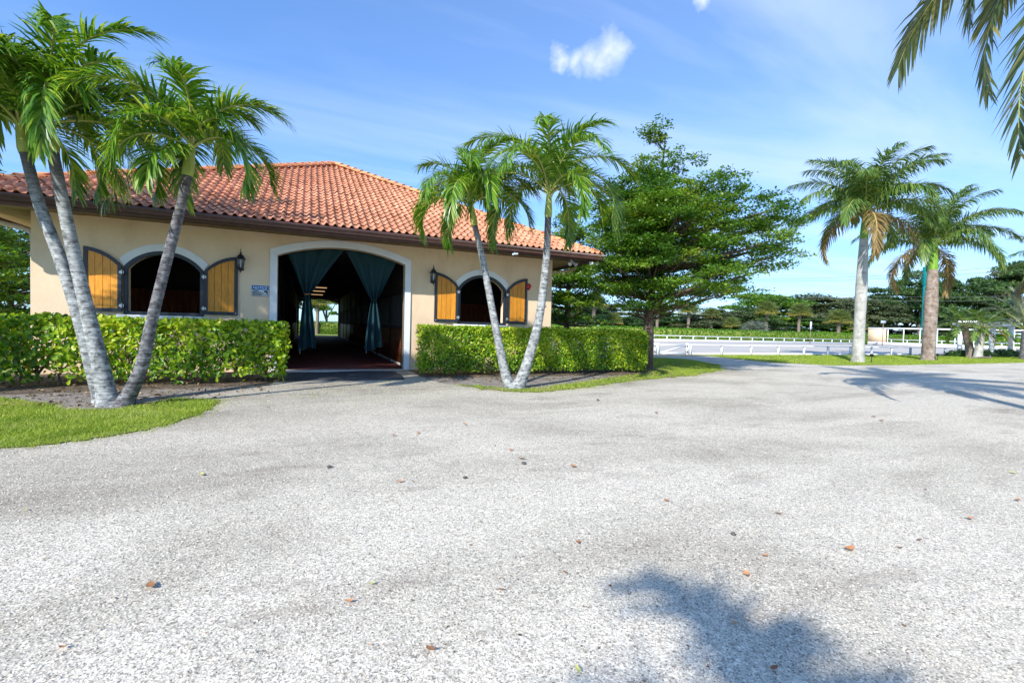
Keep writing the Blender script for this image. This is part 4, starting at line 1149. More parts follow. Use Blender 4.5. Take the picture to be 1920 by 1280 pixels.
small_palm([A0, (-3.17, 9.60, .55), (-3.36, 9.65, 1.37), (-3.67, 9.79, 2.39), (-3.95, 9.9, 3.2), (-4.16, 10.0, 4.02)], .55, 'leftmost leaning palm, pale ringed trunk crossing close behind its neighbour', gL, 21, rb=.108, rm=.090, rt2=.072, nf=17, L=2.15, twist=.3)
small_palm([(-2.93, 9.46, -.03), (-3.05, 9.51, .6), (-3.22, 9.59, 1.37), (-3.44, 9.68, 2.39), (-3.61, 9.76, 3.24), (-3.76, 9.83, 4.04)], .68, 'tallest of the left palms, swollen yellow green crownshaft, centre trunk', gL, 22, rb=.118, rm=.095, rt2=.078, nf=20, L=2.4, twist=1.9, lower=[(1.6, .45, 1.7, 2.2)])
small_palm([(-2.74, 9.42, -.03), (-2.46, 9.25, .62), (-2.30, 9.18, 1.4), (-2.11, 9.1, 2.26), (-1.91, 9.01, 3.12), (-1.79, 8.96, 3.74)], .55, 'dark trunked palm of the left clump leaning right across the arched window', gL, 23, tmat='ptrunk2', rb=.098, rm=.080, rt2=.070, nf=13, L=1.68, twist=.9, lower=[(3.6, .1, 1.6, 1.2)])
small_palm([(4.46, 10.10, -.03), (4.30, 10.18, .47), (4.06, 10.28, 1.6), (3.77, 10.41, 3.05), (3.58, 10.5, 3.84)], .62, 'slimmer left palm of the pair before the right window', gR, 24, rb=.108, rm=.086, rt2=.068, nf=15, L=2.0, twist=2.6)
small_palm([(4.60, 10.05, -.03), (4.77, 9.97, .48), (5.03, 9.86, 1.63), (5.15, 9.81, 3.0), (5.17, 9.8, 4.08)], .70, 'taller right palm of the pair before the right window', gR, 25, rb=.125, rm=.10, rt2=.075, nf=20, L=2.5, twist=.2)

def royal_palm(x, y, H, label, seed, group='royal palms', tmat='rtrunk', rb=.36, rm=.27, rt2=.20, cs=1.75, nf=17, L=3.9, twist=0, ndry=4, coarse=False, lean=(0, 0)):
    root = empty('royal_palm', (x, y, 0), label, 'palm tree', group); r = random.Random(seed)
    pts = spline([(0, 0, -.03), (lean[0]*.2, lean[1]*.2, H*.25), (lean[0]*.5, lean[1]*.5, H*.6), (lean[0], lean[1], H)], 8)
    b = MB(); b.tube(pts, radii(pts, [(0, rb), (.05, rb*.86), (.3, rm), (.6, rm*1.08), (.85, rm*.9), (1, rt2)]), 16); b.build('trunk', M[tmat], root, True)
    top = pts[-1]
    b = MB(); b.tube([top, top+Vector((0, 0, cs*.25)), top+Vector((0, 0, cs*.7)), top+Vector((0, 0, cs))], [rt2*1.02, rt2*.95, rt2*.72, rt2*.45], 12); b.build('crownshaft', M['shaft2'], root, True)
    c = top+Vector((0, 0, cs))
    for i in range(nf):
        x_ = i/(nf-1); a = i*2.39996+twist+r.uniform(-.15, .15)
        e0 = math.radians(84-70*x_**.95)+r.uniform(-.08, .08); bend = math.radians(62+50*x_+r.uniform(-10, 10))
        dry = i >= nf-ndry
        f = frond(root, c-Vector((0, 0, .05+.35*x_)), (M['rachis_dry'] if dry else M['rachis'], M['royal_dry'] if dry else M['royal']), r, L=L*r.uniform(.88, 1.05), az=a, e0=e0-(.25 if dry else 0), bend=bend+(.25 if dry else 0), npair=44 if coarse else 115, ll=1.0, w=.060 if coarse else .058, vdeg=14, droop=.85, power=1.35, side_bend=r.uniform(-.3, .3), seg=3, tipfac=.5, plumose=.55, stalk=.05, start=.12, wind=(.3, -.1, 0))
        if dry: f['label'] = 'drooping yellow brown frond'
    return root
royal_palm(28.56, 16.1, 6.95, 'nearest royal palm with smooth pale grey trunk on the fence verge', 31, twist=.4, L=4.4, nf=28, ndry=3)
royal_palm(38.2, 17.2, 6.05, 'royal palm with stained brown trunk right of the nearest royal palm', 32, tmat='rtrunk2', twist=2.0, L=4.8, nf=27, ndry=2, rb=.43, rm=.36, rt2=.27, cs=1.9)
X3 = LD(42.5, 36)
royal_palm(X3[0], X3[1], 5.6, 'royal palm at the right frame edge above the silver palm', 33, twist=1.1, L=4.3, nf=16, ndry=3, rb=.40, rm=.34, rt2=.26)
# palms of the same row behind and beside the photographer: they cast the frond shadows
royal_palm(-8.9, 9.0, 6.3, 'royal palm beyond the left end of the hedge', 34, twist=.8, L=3.6, coarse=True)

# ---- coconut palm at right, fronds hanging into view
def coconut():
    cx, cy = LD(8.3, 5.6); H = 8.0
    bx, by = LD(8.9, 5.0)
    root = empty('coconut_palm', (bx, by, 0), 'coconut palm standing out of view at right, its long fronds hanging in', 'palm tree'); r = random.Random(44)
    off = Vector((bx, by, 0)); c = Vector((cx, cy, H))-off
    pts = spline([(0, 0, -.03), (0, 0, 1.5), (c.x*.5, c.y*.5, 4.2), (c.x, c.y, H-.1)], 8)
    b = MB(); b.tube(pts, radii(pts, [(0, .30), (.1, .2), (1, .13)]), 12); b.build('trunk', M['ptrunk'], root, True)
    def az_for(lat, dep):       # heading of a direction given in photographer's right/ahead terms
        x = lat*math.cos(YAW)+dep*math.sin(YAW); y = -lat*math.sin(YAW)+dep*math.cos(YAW); return math.atan2(x, y)
    hang = [(-.66, -.06, 1.60, 3.45), (-.70, -.39, 1.40, 4.1), (-.99, -.67, 1.07, 4.9)]
    def single(az, e0, bend, L, lab):
        """frond whose every leaflet is a piece of its own"""
        ns = 30; pp = [c.copy()]; tn = []
        for i in range(ns):
            s = (i+.5)/ns; e = e0-bend*s**1.3
            d = Vector((math.cos(e)*math.sin(az), math.cos(e)*math.cos(az), math.sin(e))); tn.append(d); pp.append(pp[-1]+d*L/ns)
        b = MB(); b.tube(pp[::2], [.035*(1-.85*i/ns) for i in range(0, ns+1, 2)], 6, False); fr = b.build('frond', M['rachis'], root, True)
        if lab: fr['label'] = lab
        S0 = Vector((math.cos(az), -math.sin(az), 0))
        np_ = 84
        for k in range(np_):
            s = .14+.86*(k+.5)/np_; f = s*ns; i = min(ns-1, int(f)); p0 = pp[i].lerp(pp[i+1], f-i); t = tn[i]
            S = (S0-t*S0.dot(t)).normalized(); Nn = S.cross(t); x = (s-.14)/.86
            for sd in (-1, 1):
                if r.random() < .03: continue
                l = .80*min(1, .5+2*x)*(1-.62*x**2.6)*r.uniform(.85, 1.1)
                fa = math.radians(72-42*x+r.uniform(-5, 5)); va = math.radians(-2+r.uniform(-10, 10))
                q = (t*math.cos(fa)+(S*sd*math.cos(va)+Nn*math.sin(va))*math.sin(fa)).normalized()
                wd = q.cross(Nn).normalized(); wd = (wd+Nn*r.uniform(-.7, .7)).normalized()
                p = Vector((0, 0, 0)); rows_ = []; dr = r.uniform(.08, .36); w = .046*r.uniform(.8, 1.15)
                for j, ws in enumerate((.5, 1, .85, .5, .06)):
                    rows_ += [tuple(p-wd*w*ws*.5), tuple(p+wd*w*ws*.5)]
                    q = (q+Vector((0, 0, -dr/4*(1+j*.5)))).normalized(); p = p+q*l/4
                F = np.array([(2*j, 2*j+1, 2*j+3, 2*j+2) for j in range(4)])
                tt = min(1, max(0, r.gauss(.35, .2))) if r.random() > .12 else 1.0
                link('leaflet', mesh('leaflet', rows_, [F], M['coco'], tint=np.full(4, tt)), fr, p0)
    single(*hang[0], 'upper hanging frond nearest the frame top'); single(*hang[1], 'long frond hanging straight down'); single(*hang[2], 'dark shaded frond at the frame edge')
    for i in range(24):
        x_ = i/23; a = i*2.39996+.9
        # keep the space in front of the three hanging fronds free
        da = (a+.75+PI) % (2*PI)-PI
        if abs(da) < .62: continue
        frond(root, c, (M['rachis'], M['coco']), r, L=4.3*r.uniform(.9, 1.05), az=a, e0=math.radians(75-70*x_), bend=math.radians(60+45*x_), npair=70, ll=.98, w=.06, vdeg=-5, droop=.5, power=1.3, seg=3, stalk=.035)
coconut()
# the palm behind the photographer whose crown shadow falls in the foreground
def behind():
    fx, fy = LD(1.26, 1.98)
    H = 5.8; k = H/math.tan(math.radians(SUN_EL))
    x, y = fx-k*math.sin(_a), fy-k*math.cos(_a)
    small = small_palm([(x-.5, y-.3, -.03), (x-.3, y-.2, 2.2), (x-.05, y, 3.6), (x, y, H-1.3)], .65, 'tall slim palm standing behind the photographer', 'palms behind the drive', 51, nf=9, L=1.25, rb=.12, rm=.1, rt2=.08)
behind()

# ---- broadleaf trees
def layered_tree(x, y, label, seed, tiers, n, leaf, trunk, mat='olive', group=None, cat='tree', sub=10, name='shade_tree', bark='bark'):
    """tiers: (z, left, right, depth_front, depth_back, pads) with left/right seen from the photographer"""
    root = empty(name, (x, y, 0), label, cat, group); r = random.Random(seed); q = np.random.default_rng(seed)
    rx, ry = math.cos(YAW), -math.sin(YAW); fx, fy = math.sin(YAW), math.cos(YAW)
    zmax = tiers[-1][0]; H0 = trunk[1]
    tr = MB()
    ax = trunk[3] if len(trunk) > 3 else (.0, .0)
    ctr = spline([(0, 0, -.05), (.02, 0, H0*.5), (.05, .05, H0), (ax[0]*.5, ax[1]*.5, (H0+zmax)/2), (ax[0], ax[1], zmax)], 6)
    tr.tube(ctr, radii(ctr, [(0, trunk[0]*1.25), (.03, trunk[0]), (H0/zmax, trunk[0]*.78), (.7, trunk[0]*.35), (1, .02)]), 12)
    pads = []
    for (z, l, rr, df, db, k) in tiers:
        for i in range(k):
            a = 2*PI*(i+r.random()*.8)/k; u = math.cos(a); v = math.sin(a); f = r.uniform(.25, 1.0)**.5 if i % 4 else r.uniform(.05, .4)
            lat = (rr if u > 0 else l)*u*f; dp = (db if v > 0 else df)*v*f
            p = Vector((lat*rx+dp*fx, lat*ry+dp*fy, z+r.uniform(-.28, .28)-.10*abs(f)))
            s = (abs(l)+rr)/2
            pads.append((p, min(1.0, .40+.14*s)*r.uniform(.7, 1.15)))
    for p, s in pads:
        i = min(range(len(ctr)), key=lambda j: abs(ctr[j].z-(p.z-.55*math.hypot(p.x, p.y)*.45-.3)) if ctr[j].z > H0*.85 else 99)
        o = ctr[i]; mid = o.lerp(p, .55)+Vector((r.uniform(-.15, .15), r.uniform(-.15, .15), -.12))
        d = (p-o).length
        tr.tube([o, mid, p-Vector((0, 0, .08))], [max(.02, .028*d), max(.014, .016*d), .008], 5, False)
    tr.build('trunk', M[bark], root, True)
    # leaves: clusters inside each pad, flat on top
    tot = sum(s*s for p, s in pads); Cs = []; Ts = []
    for p, s in pads:
        k = max(60, int(n*s*s/tot)); nc = max(6, int(sub*s*s*2.2))
        aa = q.uniform(0, 2*PI, nc); rad = s*np.sqrt(q.random(nc)); cc = np.stack([np.cos(aa)*rad, np.sin(aa)*rad, q.normal(0, .07, nc)-.10*(rad/s)**2*s], 1)
        w = q.integers(0, nc, k)
        P = cc[w]+q.normal(0, 1, (k, 3))*np.array([.15, .15, .052])*(.6+.5*s)
        Cs.append(P+np.array(p)); Ts.append((q.random(nc)*.36-.18)[w]+r.uniform(-.16, .2))
    C = np.concatenate(Cs); k = len(C); toff = np.concatenate(Ts)
    Nn = unit(q.normal(0, .55, (k, 3))+np.array([0, 0, 1.0])); D = q.normal(0, 1, (k, 3)); D[:, 2] *= .4
    Ls = leaf*q.uniform(.6, 1.3, k)
    t = np.clip(q.normal(.44, .17, k)+toff, 0, 1)
    cr = leaf_cloud('crown', C, D, Nn, Ls, Ls*.62, t, M[mat], root, simple=True); cr['kind'] = 'stuff'
    return root
BT = [(2.6, .9, 2.9, 2.0, 2.2, 9), (3.15, 1.9, 4.3, 2.6, 2.8, 20), (3.8, 2.1, 4.7, 2.8, 3.0, 24), (4.45, 1.8, 4.7, 2.8, 3.0, 28), (5.1, 1.6, 5.2, 2.8, 2.9, 34), (5.75, 1.8, 5.3, 2.6, 2.7, 34), (6.35, 1.8, 4.8, 2.1, 2.3, 26), (6.95, 1.6, 3.2, 1.6, 1.7, 13), (7.5, 1.0, 1.5, 1.1, 1.1, 8), (8.0, .5, .9, .5, .5, 3), (8.75, .35, .95, .3, .3, 5)]
layered_tree(11.6, 13.75, 'large spreading dark green tree with tiered branches right of the barn', 61, BT, 132000, .10, (.22, 2.1, 0, (.55, .1)))
B2 = [(2.2, 2.2, 2.4, 2, 2, 10), (3.0, 2.7, 2.8, 2, 2, 14), (3.8, 2.9, 3, 2, 2, 14), (4.6, 3.0, 2.9, 2, 2, 14), (5.4, 2.6, 2.4, 2, 2, 12), (6.2, 1.9, 1.9, 1.5, 1.5, 9), (7.0, 1.1, 1.2, 1, 1, 5), (7.5, .5, .5, .4, .4, 3)]
p = AT(1062, 23.5)
layered_tree(p[0], p[1], 'tree just behind the right corner of the barn roof, mostly hidden', 62, B2, 34000, .13, (.18, 1.6, 0, (.1, .1)), group='trees beside the barn')
for i, (u, d, s, lab) in enumerate(((-40, 20, 1.05, 'broad dark tree beyond the left end of the barn roof'), (-175, 15, .95, 'bushy tree at the far left behind the barn corner'), (18, 27, 1.15, 'tree farther back past the left barn wall, seen beneath the eave'))):
    p = AT(u, d)
    layered_tree(p[0], p[1], lab, 70+i, [(z*s*.98, l*s*1.25, rr*s*1.25, a*s*1.2, b_*s*1.2, k) for z, l, rr, a, b_, k in [(.7, 2, 2, 2, 2, 8), (1.4, 2.3, 2.4, 2, 2, 12)]+B2], 30000, .14, (.2, 1.2), group='trees left of the barn')

# ---- fan palms, copied from one pattern with parts
def fan_leaf(r, q, R=.95):
    """petiole along +y with a folded fan at its end"""
    V = []; F = []; n = 0; T = []
    pet = r.uniform(.5, .8)
    V += [(-.015, 0, 0), (.015, 0, 0), (.012, pet, 0), (-.012, pet, 0)]; F.append((0, 1, 2, 3)); T.append(.8); n = 4
    k = 22
    for i in range(k):
        a = math.radians(-125+250*i/(k-1)); l = R*(1-.25*abs(i-(k-1)/2)/(k/2))*r.uniform(.9, 1.05)
        dr = .30+.2*r.random(); w = .06
        d = Vector((math.sin(a), math.cos(a), .25)); s = Vector((math.cos(a), -math.sin(a), .35*(1 if i % 2 else -1)))
        p0 = Vector((0, pet, 0)); p1 = p0+d*l*.55; p2 = p0+Vector((d.x*l*.92, d.y*l*.92, .12*l-dr*l*.8))
        V += [tuple(p0-s*.008), tuple(p0+s*.008), tuple(p1-s*w*.5), tuple(p1+s*w*.5), tuple(p2)]
        F += [(n, n+1, n+3, n+2), (n+2, n+3, n+4, n+4)]; T += [0, 0]; n += 5
    return V, F
def fan_palm(name, H, nleaf, R, seed, tr_r=.17, mat='sabal', dry=.25, trunkmat='farbark', squash=1.0):
    dry *= .6
    root = empty(name, (0, 0, 0)); r = random.Random(seed); q = np.random.default_rng(seed)
    b = MB(); b.tube([(0, 0, -.05), (0, 0, .3), (.04, 0, H*.6), (0, 0, H)], [tr_r*1.2, tr_r, tr_r*.95, tr_r*1.1], 10); b.build('trunk', M[trunkmat], root, True)
    VV = []; QQ = []; TT = []; T3 = []; tq = []; n = 0
    for i in range(nleaf):
        V, F = fan_leaf(r, q, R); V = np.array(V)
        x = (i+.5)/nleaf; el = math.radians(82-92*x); a = i*2.39996
        m = np.array(Matrix.Rotation(-a, 3, 'Z') @ Matrix.Rotation(el, 3, 'X'))
        V = V@m.T+np.array([0, 0, H-.05]); V[:, 2] = H+(V[:, 2]-H)*squash
        tv = (.9 if x > 1-dry else .25+.35*r.random())
        for f in F:
            if f[2] == f[3]: T3.append((f[0]+n, f[1]+n, f[2]+n)); tq.append(tv)
            else: QQ.append(tuple(j+n for j in f)); TT.append(tv)
        VV.append(V); n += len(V)
    me = mesh('crown', np.concatenate(VV), [np.array(QQ), np.array(T3)], M[mat], tint=np.array(TT+tq)); link('crown', me, root)
    return root
sab = [fan_palm('fan_palm', 3.3, 46, .95, 81), fan_palm('fan_palm', 2.2, 40, .85, 82)]
spots = [(0, 1112, 545, 60, 'fan palm with yellowish leaves seen between barn corner and spreading tree'), (0, 1437, 563, 76, 'fan palm with yellow lower leaves behind the long hedge, left of a similar one'),
 (0, 1498, 567, 75, 'fan palm with round grey green head standing at the end of the dark far hedge'), (1, 1572, 580, 72, 'short fan palm just left of the nearest royal palm trunk'),
 (1, 1370, 594, 74, 'low yellow fan palm behind the hedge beneath the spreading tree'), (0, 1333, 575, 75, 'slender trunked fan palm under the right side of the spreading tree'),
 (0, 1232, 560, 76, 'fan palm directly behind the trunk of the spreading tree'), (1, 1150, 586, 70, 'short fan palm behind the right end of the near hedge')]
for i, (k, u, vt, d, lab) in enumerate(spots):
    d = dep_at(u, 57.5+1.2*(i % 3)); p = AT(u, d); H = HZ(u, vt, d)
    o = copy_tree(sab[k]); tag(o, lab, 'palm tree', 'fan palms beyond the arena'); o.location = (p[0], p[1], 0); full = 4.6 if k == 0 else 3.35
    s = H/full; o.scale = (s*1.02, s*1.02, s); o.rotation_euler = (0, 0, i*1.3)
# the two originals stand in the same row
for k, (u, d, lab) in enumerate(((1290, 78, 'fan palm glimpsed through the low branches of the spreading tree'), (1610, 70, 'stubby fan palm behind the nearest royal palm trunk'))):
    p = AT(u, dep_at(u, 58.5)); sab[k].location = (p[0], p[1], 0); sab[k].scale = (1.5, 1.5, 1.45); tag(sab[k], lab, 'palm tree', 'fan palms beyond the arena')
sil = fan_palm('palmetto_bush', .5, 34, 1.0, 83, mat='silver', dry=0); p = AT(1415, dep_at(1415, 57.2)); sil.location = (p[0], p[1], 1.0); sil.scale = (2.0, 2.0, 1.5); tag(sil, 'silvery palmetto bush behind the long hedge under two fan palms', 'bush')
# small palms by the pergola
def bottle_palm(u, v, dep, H, lean, seed, label):
    p = G(u, v); root = empty('young_palm', (p[0], p[1], 0), label, 'palm tree', 'pair of small palms before the pergola'); r = random.Random(seed)
    pts = spline([(0, 0, -.03), (lean[0]*.4, lean[1]*.4, H*.5), (lean[0], lean[1], H)], 6)
    b = MB(); b.tube(pts, radii(pts, [(0, .36), (.1, .29), (.7, .25), (1, .22)]), 12); b.build('trunk', M['rtrunk2' if seed % 2 else 'rtrunk'], root, True)
    for i in range(18):
        x = i/17
        frond(root, pts[-1], (M['rachis'], M['royal'] if i < 17 else M['royal_dry']), r, L=2.5*r.uniform(.85, 1.05), az=i*2.39996, e0=math.radians(70-75*x), bend=math.radians(50+25*x), npair=30, ll=.62, w=.055, vdeg=20, droop=.35, power=1.3, seg=3, start=.3, stalk=.03)
bottle_palm(1820, 670, 42, 2.55, (-.6, .3), 91, 'leaning small palm with rough trunk at the left end of the pergola')
bottle_palm(1833, 671, 41, 2.4, (.25, -.1), 92, 'small palm with pale thick trunk before the pergola')
def silver_palm():
    p = AT(1924, 37); root = empty('silver_date_palm', (p[0], p[1], 0), 'silvery feather leaved palm at the right frame edge', 'palm tree'); r = random.Random(95)
    b = MB(); b.tube([(0, 0, -.03), (0, 0, 1.2), (.02, 0, 2.3)], [.34, .28, .26], 12); b.build('trunk', M['ptrunk2'], root, True)
    for i in range(26):
        x = i/25
        frond(root, Vector((0, 0, 2.3)), (M['rachis'], M['silver']), r, L=3.9*r.uniform(.9, 1.05), az=i*2.39996+.5, e0=math.radians(85-60*x), bend=math.radians(45+25*x), npair=50, ll=.55, w=.035, vdeg=35, droop=.3, power=1.5, seg=3, start=.22, stalk=.04)
silver_palm()

# ---- far tree belt: every tree its own crown
def belt_tree_mesh(seed, mat, leaf, n, squash=1.0):
    q = np.random.default_rng(seed); nb = 30
    a = q.uniform(0, 2*PI, nb); zz = q.uniform(.28, .88, nb); rad = .33*np.sin(np.clip(zz, .1, .95)*PI)**.6*q.uniform(.4, 1.1, nb)
    c = np.stack([np.cos(a)*rad, np.sin(a)*rad, zz], 1); s = q.uniform(.07, .15, nb)
    w = q.integers(0, nb, n); d = unit(q.normal(0, 1, (n, 3))); d[:, 2] = np.abs(d[:, 2])*.9-.25
    P = c[w]+d*(s[w]*q.uniform(.55, 1.12, n))[:, None]*np.array([1.05, 1.05, .75*squash])
    Nn = unit(d+q.normal(0, .5, (n, 3))); D = q.normal(0, 1, (n, 3)); L = leaf*q.uniform(.6, 1.3, n)
    t = np.clip(q.normal(.42, .22, n)+(q.random(nb)[w]-.5)*.35, 0, 1)
    o = leaf_cloud('crown', P, D, Nn, L, L*.7, t, M[mat], None, simple=True); me = o.data; bpy.data.objects.remove(o)
    return me
crowns = [belt_tree_mesh(101, 'bgleaf', .024, 13000), belt_tree_mesh(102, 'bgleaf2', .025, 12000), belt_tree_mesh(103, 'bgleaf', .023, 14000), belt_tree_mesh(104, 'bgleaf2', .024, 12000), belt_tree_mesh(105, 'olive', .024, 13000)]
tb = MB(); tb.tube([(0, 0, -.01), (.01, 0, .2), (0, .01, .5)], [.028, .02, .012], 7); 
for a in (0, 2, 4): tb.tube([(0, 0, .2), (.10*math.cos(a), .10*math.sin(a), .38), (.16*math.cos(a), .16*math.sin(a), .5)], [.013, .009, .005], 5, False)
trunk_me = tb.mesh('trunk', M['farbark'])
def belt(u, vtop, dep, wid, k, lab, rot=0, grp='trees beyond the far hedge', H=None):
    if u < 1610: wid *= 1.35
    if u > 1610: wid *= 114/dep; dep = 114+(u % 7)
    p = AT(u, dep); h = H or HZ(u, vtop, dep)
    root = empty('broadleaf_tree', (p[0], p[1], 0), lab, 'tree', grp)
    t = link('trunk', trunk_me, root); c = link('crown', crowns[k], root); c['kind'] = 'stuff'
    root.scale = (wid, wid, h/1.0); root.rotation_euler = (0, 0, rot)
    return root
BL = [
 (1140, 566, 84, 13, 1, 'grey green tree beyond the arena, left of the spreading tree trunk'), (1172, 590, 78, 9, 0, 'low dark tree seen left of the spreading tree trunk'),
 (1200, 584, 88, 13, 2, 'dark tree straight behind the spreading tree trunk'), (1255, 580, 86, 13, 0, 'dark green tree right of the spreading tree trunk'),
 (1300, 585, 82, 12, 1, 'grey green tree beyond the hedge under the spreading tree'), (1350, 574, 92, 15, 3, 'pale olive tree under the outer branches of the spreading tree'),
 (1400, 570, 90, 13, 0, 'dark tree behind the silvery palmetto bush'), (1452, 536, 110, 22, 4, 'tall bright green tree behind two fan palms'),
 (1500, 552, 115, 22, 1, 'brownish tree in the gap left of the nearest royal palm'), (1545, 548, 118, 24, 3, 'rounded brown green tree just left of the nearest royal palm'),
 (1580, 552, 112, 20, 1, 'grey brown tree touching the left side of the nearest royal palm trunk'), (1645, 556, 100, 18, 3, 'reddish brown tree between the two royal palm trunks'),
 (1668, 530, 105, 20, 2, 'dark green tree between the two royal palm trunks'), (1700, 512, 100, 20, 0, 'tall dark conifer like tree behind the teal mast'),
 (1722, 500, 104, 16, 2, 'very dark tall tree immediately behind the teal mast'), (1762, 512, 98, 18, 0, 'dark green tree right of the brown trunked royal palm'),
 (1800, 520, 95, 18, 2, 'dark leafy tree above the small palms'), (1845, 506, 92, 18, 0, 'tall dark tree behind the silvery palm'),
 (1885, 498, 90, 18, 1, 'grey green tree behind the silvery palm at right'), (1925, 480, 88, 20, 2, 'dark tree at the right frame edge'),
 (1620, 585, 90, 10, 4, 'small bright tree behind the tan panel'), (1080, 560, 75, 14, 0, 'dark tree behind the barn right corner'), (1040, 550, 80, 16, 2, 'dark tree hidden behind the barn right end'),
]
for i, (u, v, d, w, k, lab) in enumerate(BL): belt(u, v, d, w, k, lab, i*1.7)
# undergrowth under the belt
for i in range(14):
    u = 1120+i*62; d = dep_at(min(u, 1600), 64+(i*37 % 9)*.5)
    belt(u, 594 if u < 1600 else 606, d+6, 15+(i % 3)*2, (i*2) % 5, 'low leafy bush filling the gap under the far trees, number %s along' % ['first', 'second', 'third', 'fourth', 'fifth', 'sixth', 'seventh', 'eighth', 'ninth', 'tenth', 'eleventh', 'twelfth', 'thirteenth', 'fourteenth'][i], i*2.1, 'bushes under the far trees')
# behind the barn, seen through the aisle, and left of it
for i, (x, y, h, w, k, lab) in enumerate(((-4, 72, 8, 9, 1, 'tree seen through the barn aisle at left'), (2.5, 76, 9, 9, 4, 'bright tree seen through the barn aisle'), (8, 70, 8, 9, 3, 'pale tree seen through the barn aisle at right'), (-22, 36, 9, 10, 0, 'dark tree behind the barn left side'), (-30, 26, 9, 11, 2, 'dark tree far left behind the barn'), (-16, 46, 9, 10, 2, 'tree beyond the left barn wall'), (16, 56, 8, 9, 0, 'dark tree behind the back of the barn at right'), (22, 62, 8, 10, 2, 'tree at the back right of the barn'))):
    root = empty('broadleaf_tree', (x, y, 0), lab, 'tree', 'trees behind the barn'); link('trunk', trunk_me, root); c = link('crown', crowns[k], root); c['kind'] = 'stuff'; root.scale = (w, w, h)
o = copy_tree(sab[0]); o.location = (1.0, 60, 0); o.scale = (1.15, 1.15, 1.1); tag(o, 'fan palm seen through the far end of the barn aisle', 'palm tree', 'fan palms beyond the arena')

def long_hedge(x0, x1, y0, y1, h, n, leaf, seed, label, rot=0, mat='farhedge'):
    q = np.random.default_rng(seed); w = x1-x0
    root = empty('hedge', (x0, y0, 0), label, 'hedge', 'clipped hedges beyond the arena and barn')
    f = q.random(n); u = q.random(n); top = f < .28
    C = np.stack([u*w, np.where(top, q.random(n)*(y1-y0), np.abs(q.normal(0, .12, n))), np.where(top, h-np.abs(q.normal(0, .08, n)), .05+q.random(n)*(h-.05))], 1)
    Nn = unit(np.where(top[:, None], np.array([[0, 0, 1.]]), np.array([[0, -1., .3]]))+q.normal(0, .45, (n, 3))); D = q.normal(0, 1, (n, 3))
    L = leaf*q.uniform(.6, 1.3, n)
    o = leaf_cloud('foliage', C, D, Nn, L, L*.65, np.clip(q.normal(.5, .25, n), 0, 1), M[mat], root, simple=True); o['kind'] = 'stuff'
    b = MB(); b.box(.1, w-.1, .12, y1-y0-.05, .05, h-.15); b.build('inner_growth', M['lawn'], root)
    root.rotation_euler = (0, 0, rot); return root
long_hedge(20, 150, 54.2, 55.6, 1.95, 34000, .20, 111, 'long bright green hedge behind the far arena fence')
p = AT(1432, dep_at(1432, 64))
long_hedge(p[0], p[0]+46, p[1], p[1]+1.5, 2.25, 9000, .22, 112, 'darker clipped hedge behind the fan palms, beyond the long bright one')
long_hedge(-6, 9, 60.0, 61.2, 1.50, 7000, .13, 113, 'hedge seen through the far end of the barn aisle')

def ground_shrub(u0, v0, u1, v1, label, seed, h=.75):
    a = G(u0, v0); b_ = G(u1, v1); q = np.random.default_rng(seed); n = 2600
    root = empty('ground_shrub', (a[0], a[1], 0), label, 'shrub', 'low shrubs around the pergola')
    t = q.random(n); d = unit(q.normal(0, 1, (n, 3))); d[:, 2] = np.abs(d[:, 2])
    C = np.stack([t*(b_[0]-a[0]), t*(b_[1]-a[1]), np.zeros(n)], 1)+d*q.uniform(.3, 1, n)[:, None]**.5*np.array([.8, .8, h])*(.75+.25*np.sin(t*17))[:, None]
    L = .17*q.uniform(.6, 1.2, n)
    o = leaf_cloud('foliage', C, q.normal(0, 1, (n, 3)), unit(d+q.normal(0, .4, (n, 3))), L, L*.6, np.clip(q.normal(.45, .25, n), 0, 1), M['shrub'], root, simple=True); o['kind'] = 'stuff'
ground_shrub(1838, 669, 1875, 668.5, 'low green shrubs in front of the pergola columns', 121)
ground_shrub(1878, 669, 1912, 668.5, 'darker low shrubs at the foot of the silvery palm', 122)
ground_shrub(1788, 668.5, 1810, 669, 'small dark shrubs left of the leaning small palm', 123, .6)

# ================================================================== ARENA, FENCES, FAR THINGS
def near_fence():
    y = 22.5
    root = empty('arena_fence', (28.1, y, 0), 'low white arena rail with square posts along the verge', 'fence')
    o = (28.1, y, 0)
    xs = [22.4+2.755*i for i in range(20)]
    b = MB(o); b.box(xs[0]-.07, xs[-1]+2, y-.11, y+.11, .62, .665); b.build('top_rail', M['white'], root)
    b = MB(o); b.box(xs[0]-.07, xs[-1]+2, y+.13, y+.16, .0, .11); b.build('base_board', M['white'], root)
    for i, x in enumerate(xs):
        b = MB(o); b.box(x-.065, x+.065, y-.065, y+.065, 0, .619); b.build('post', M['white'] if i != 9 else M['bluegrey'], root)
near_fence()
def gate(x0, x1, label, hang):
    y = 22.5; root = empty('arena_gate', (x0, y, 0), label, 'gate', 'white gates into the arena'); o = (x0, y, 0)
    for x in (x0, x1): b = MB(o); b.box(x-.09, x+.09, y-.09, y+.09, 0, .74); b.build('gate_post', M['white'], root)
    for z, hh in ((.60, .10), (.10, .10)): b = MB(o); b.box(x0+.11, x1-.11, y-.02, y+.02, z-hh/2, z+hh/2); b.build('rail', M['white'], root)
    b = MB(o); b.beam((x0+.12, y-.03, .12), (x1-.12, y-.03, .58), .02, .08); b.build('brace', M['white'], root)
    for z in (.20, .55): b = MB(o); b.tube([(x0+(.10 if hang < 0 else x1-x0-.10), y-.10, z-.05), (x0+(.10 if hang < 0 else x1-x0-.10), y-.10, z+.05)], .035, 6); b.build('hinge', M['black'], root)
gate(19.75, 22.15, 'right leaf of the white arena gate, closed beside the first fence post', 1)
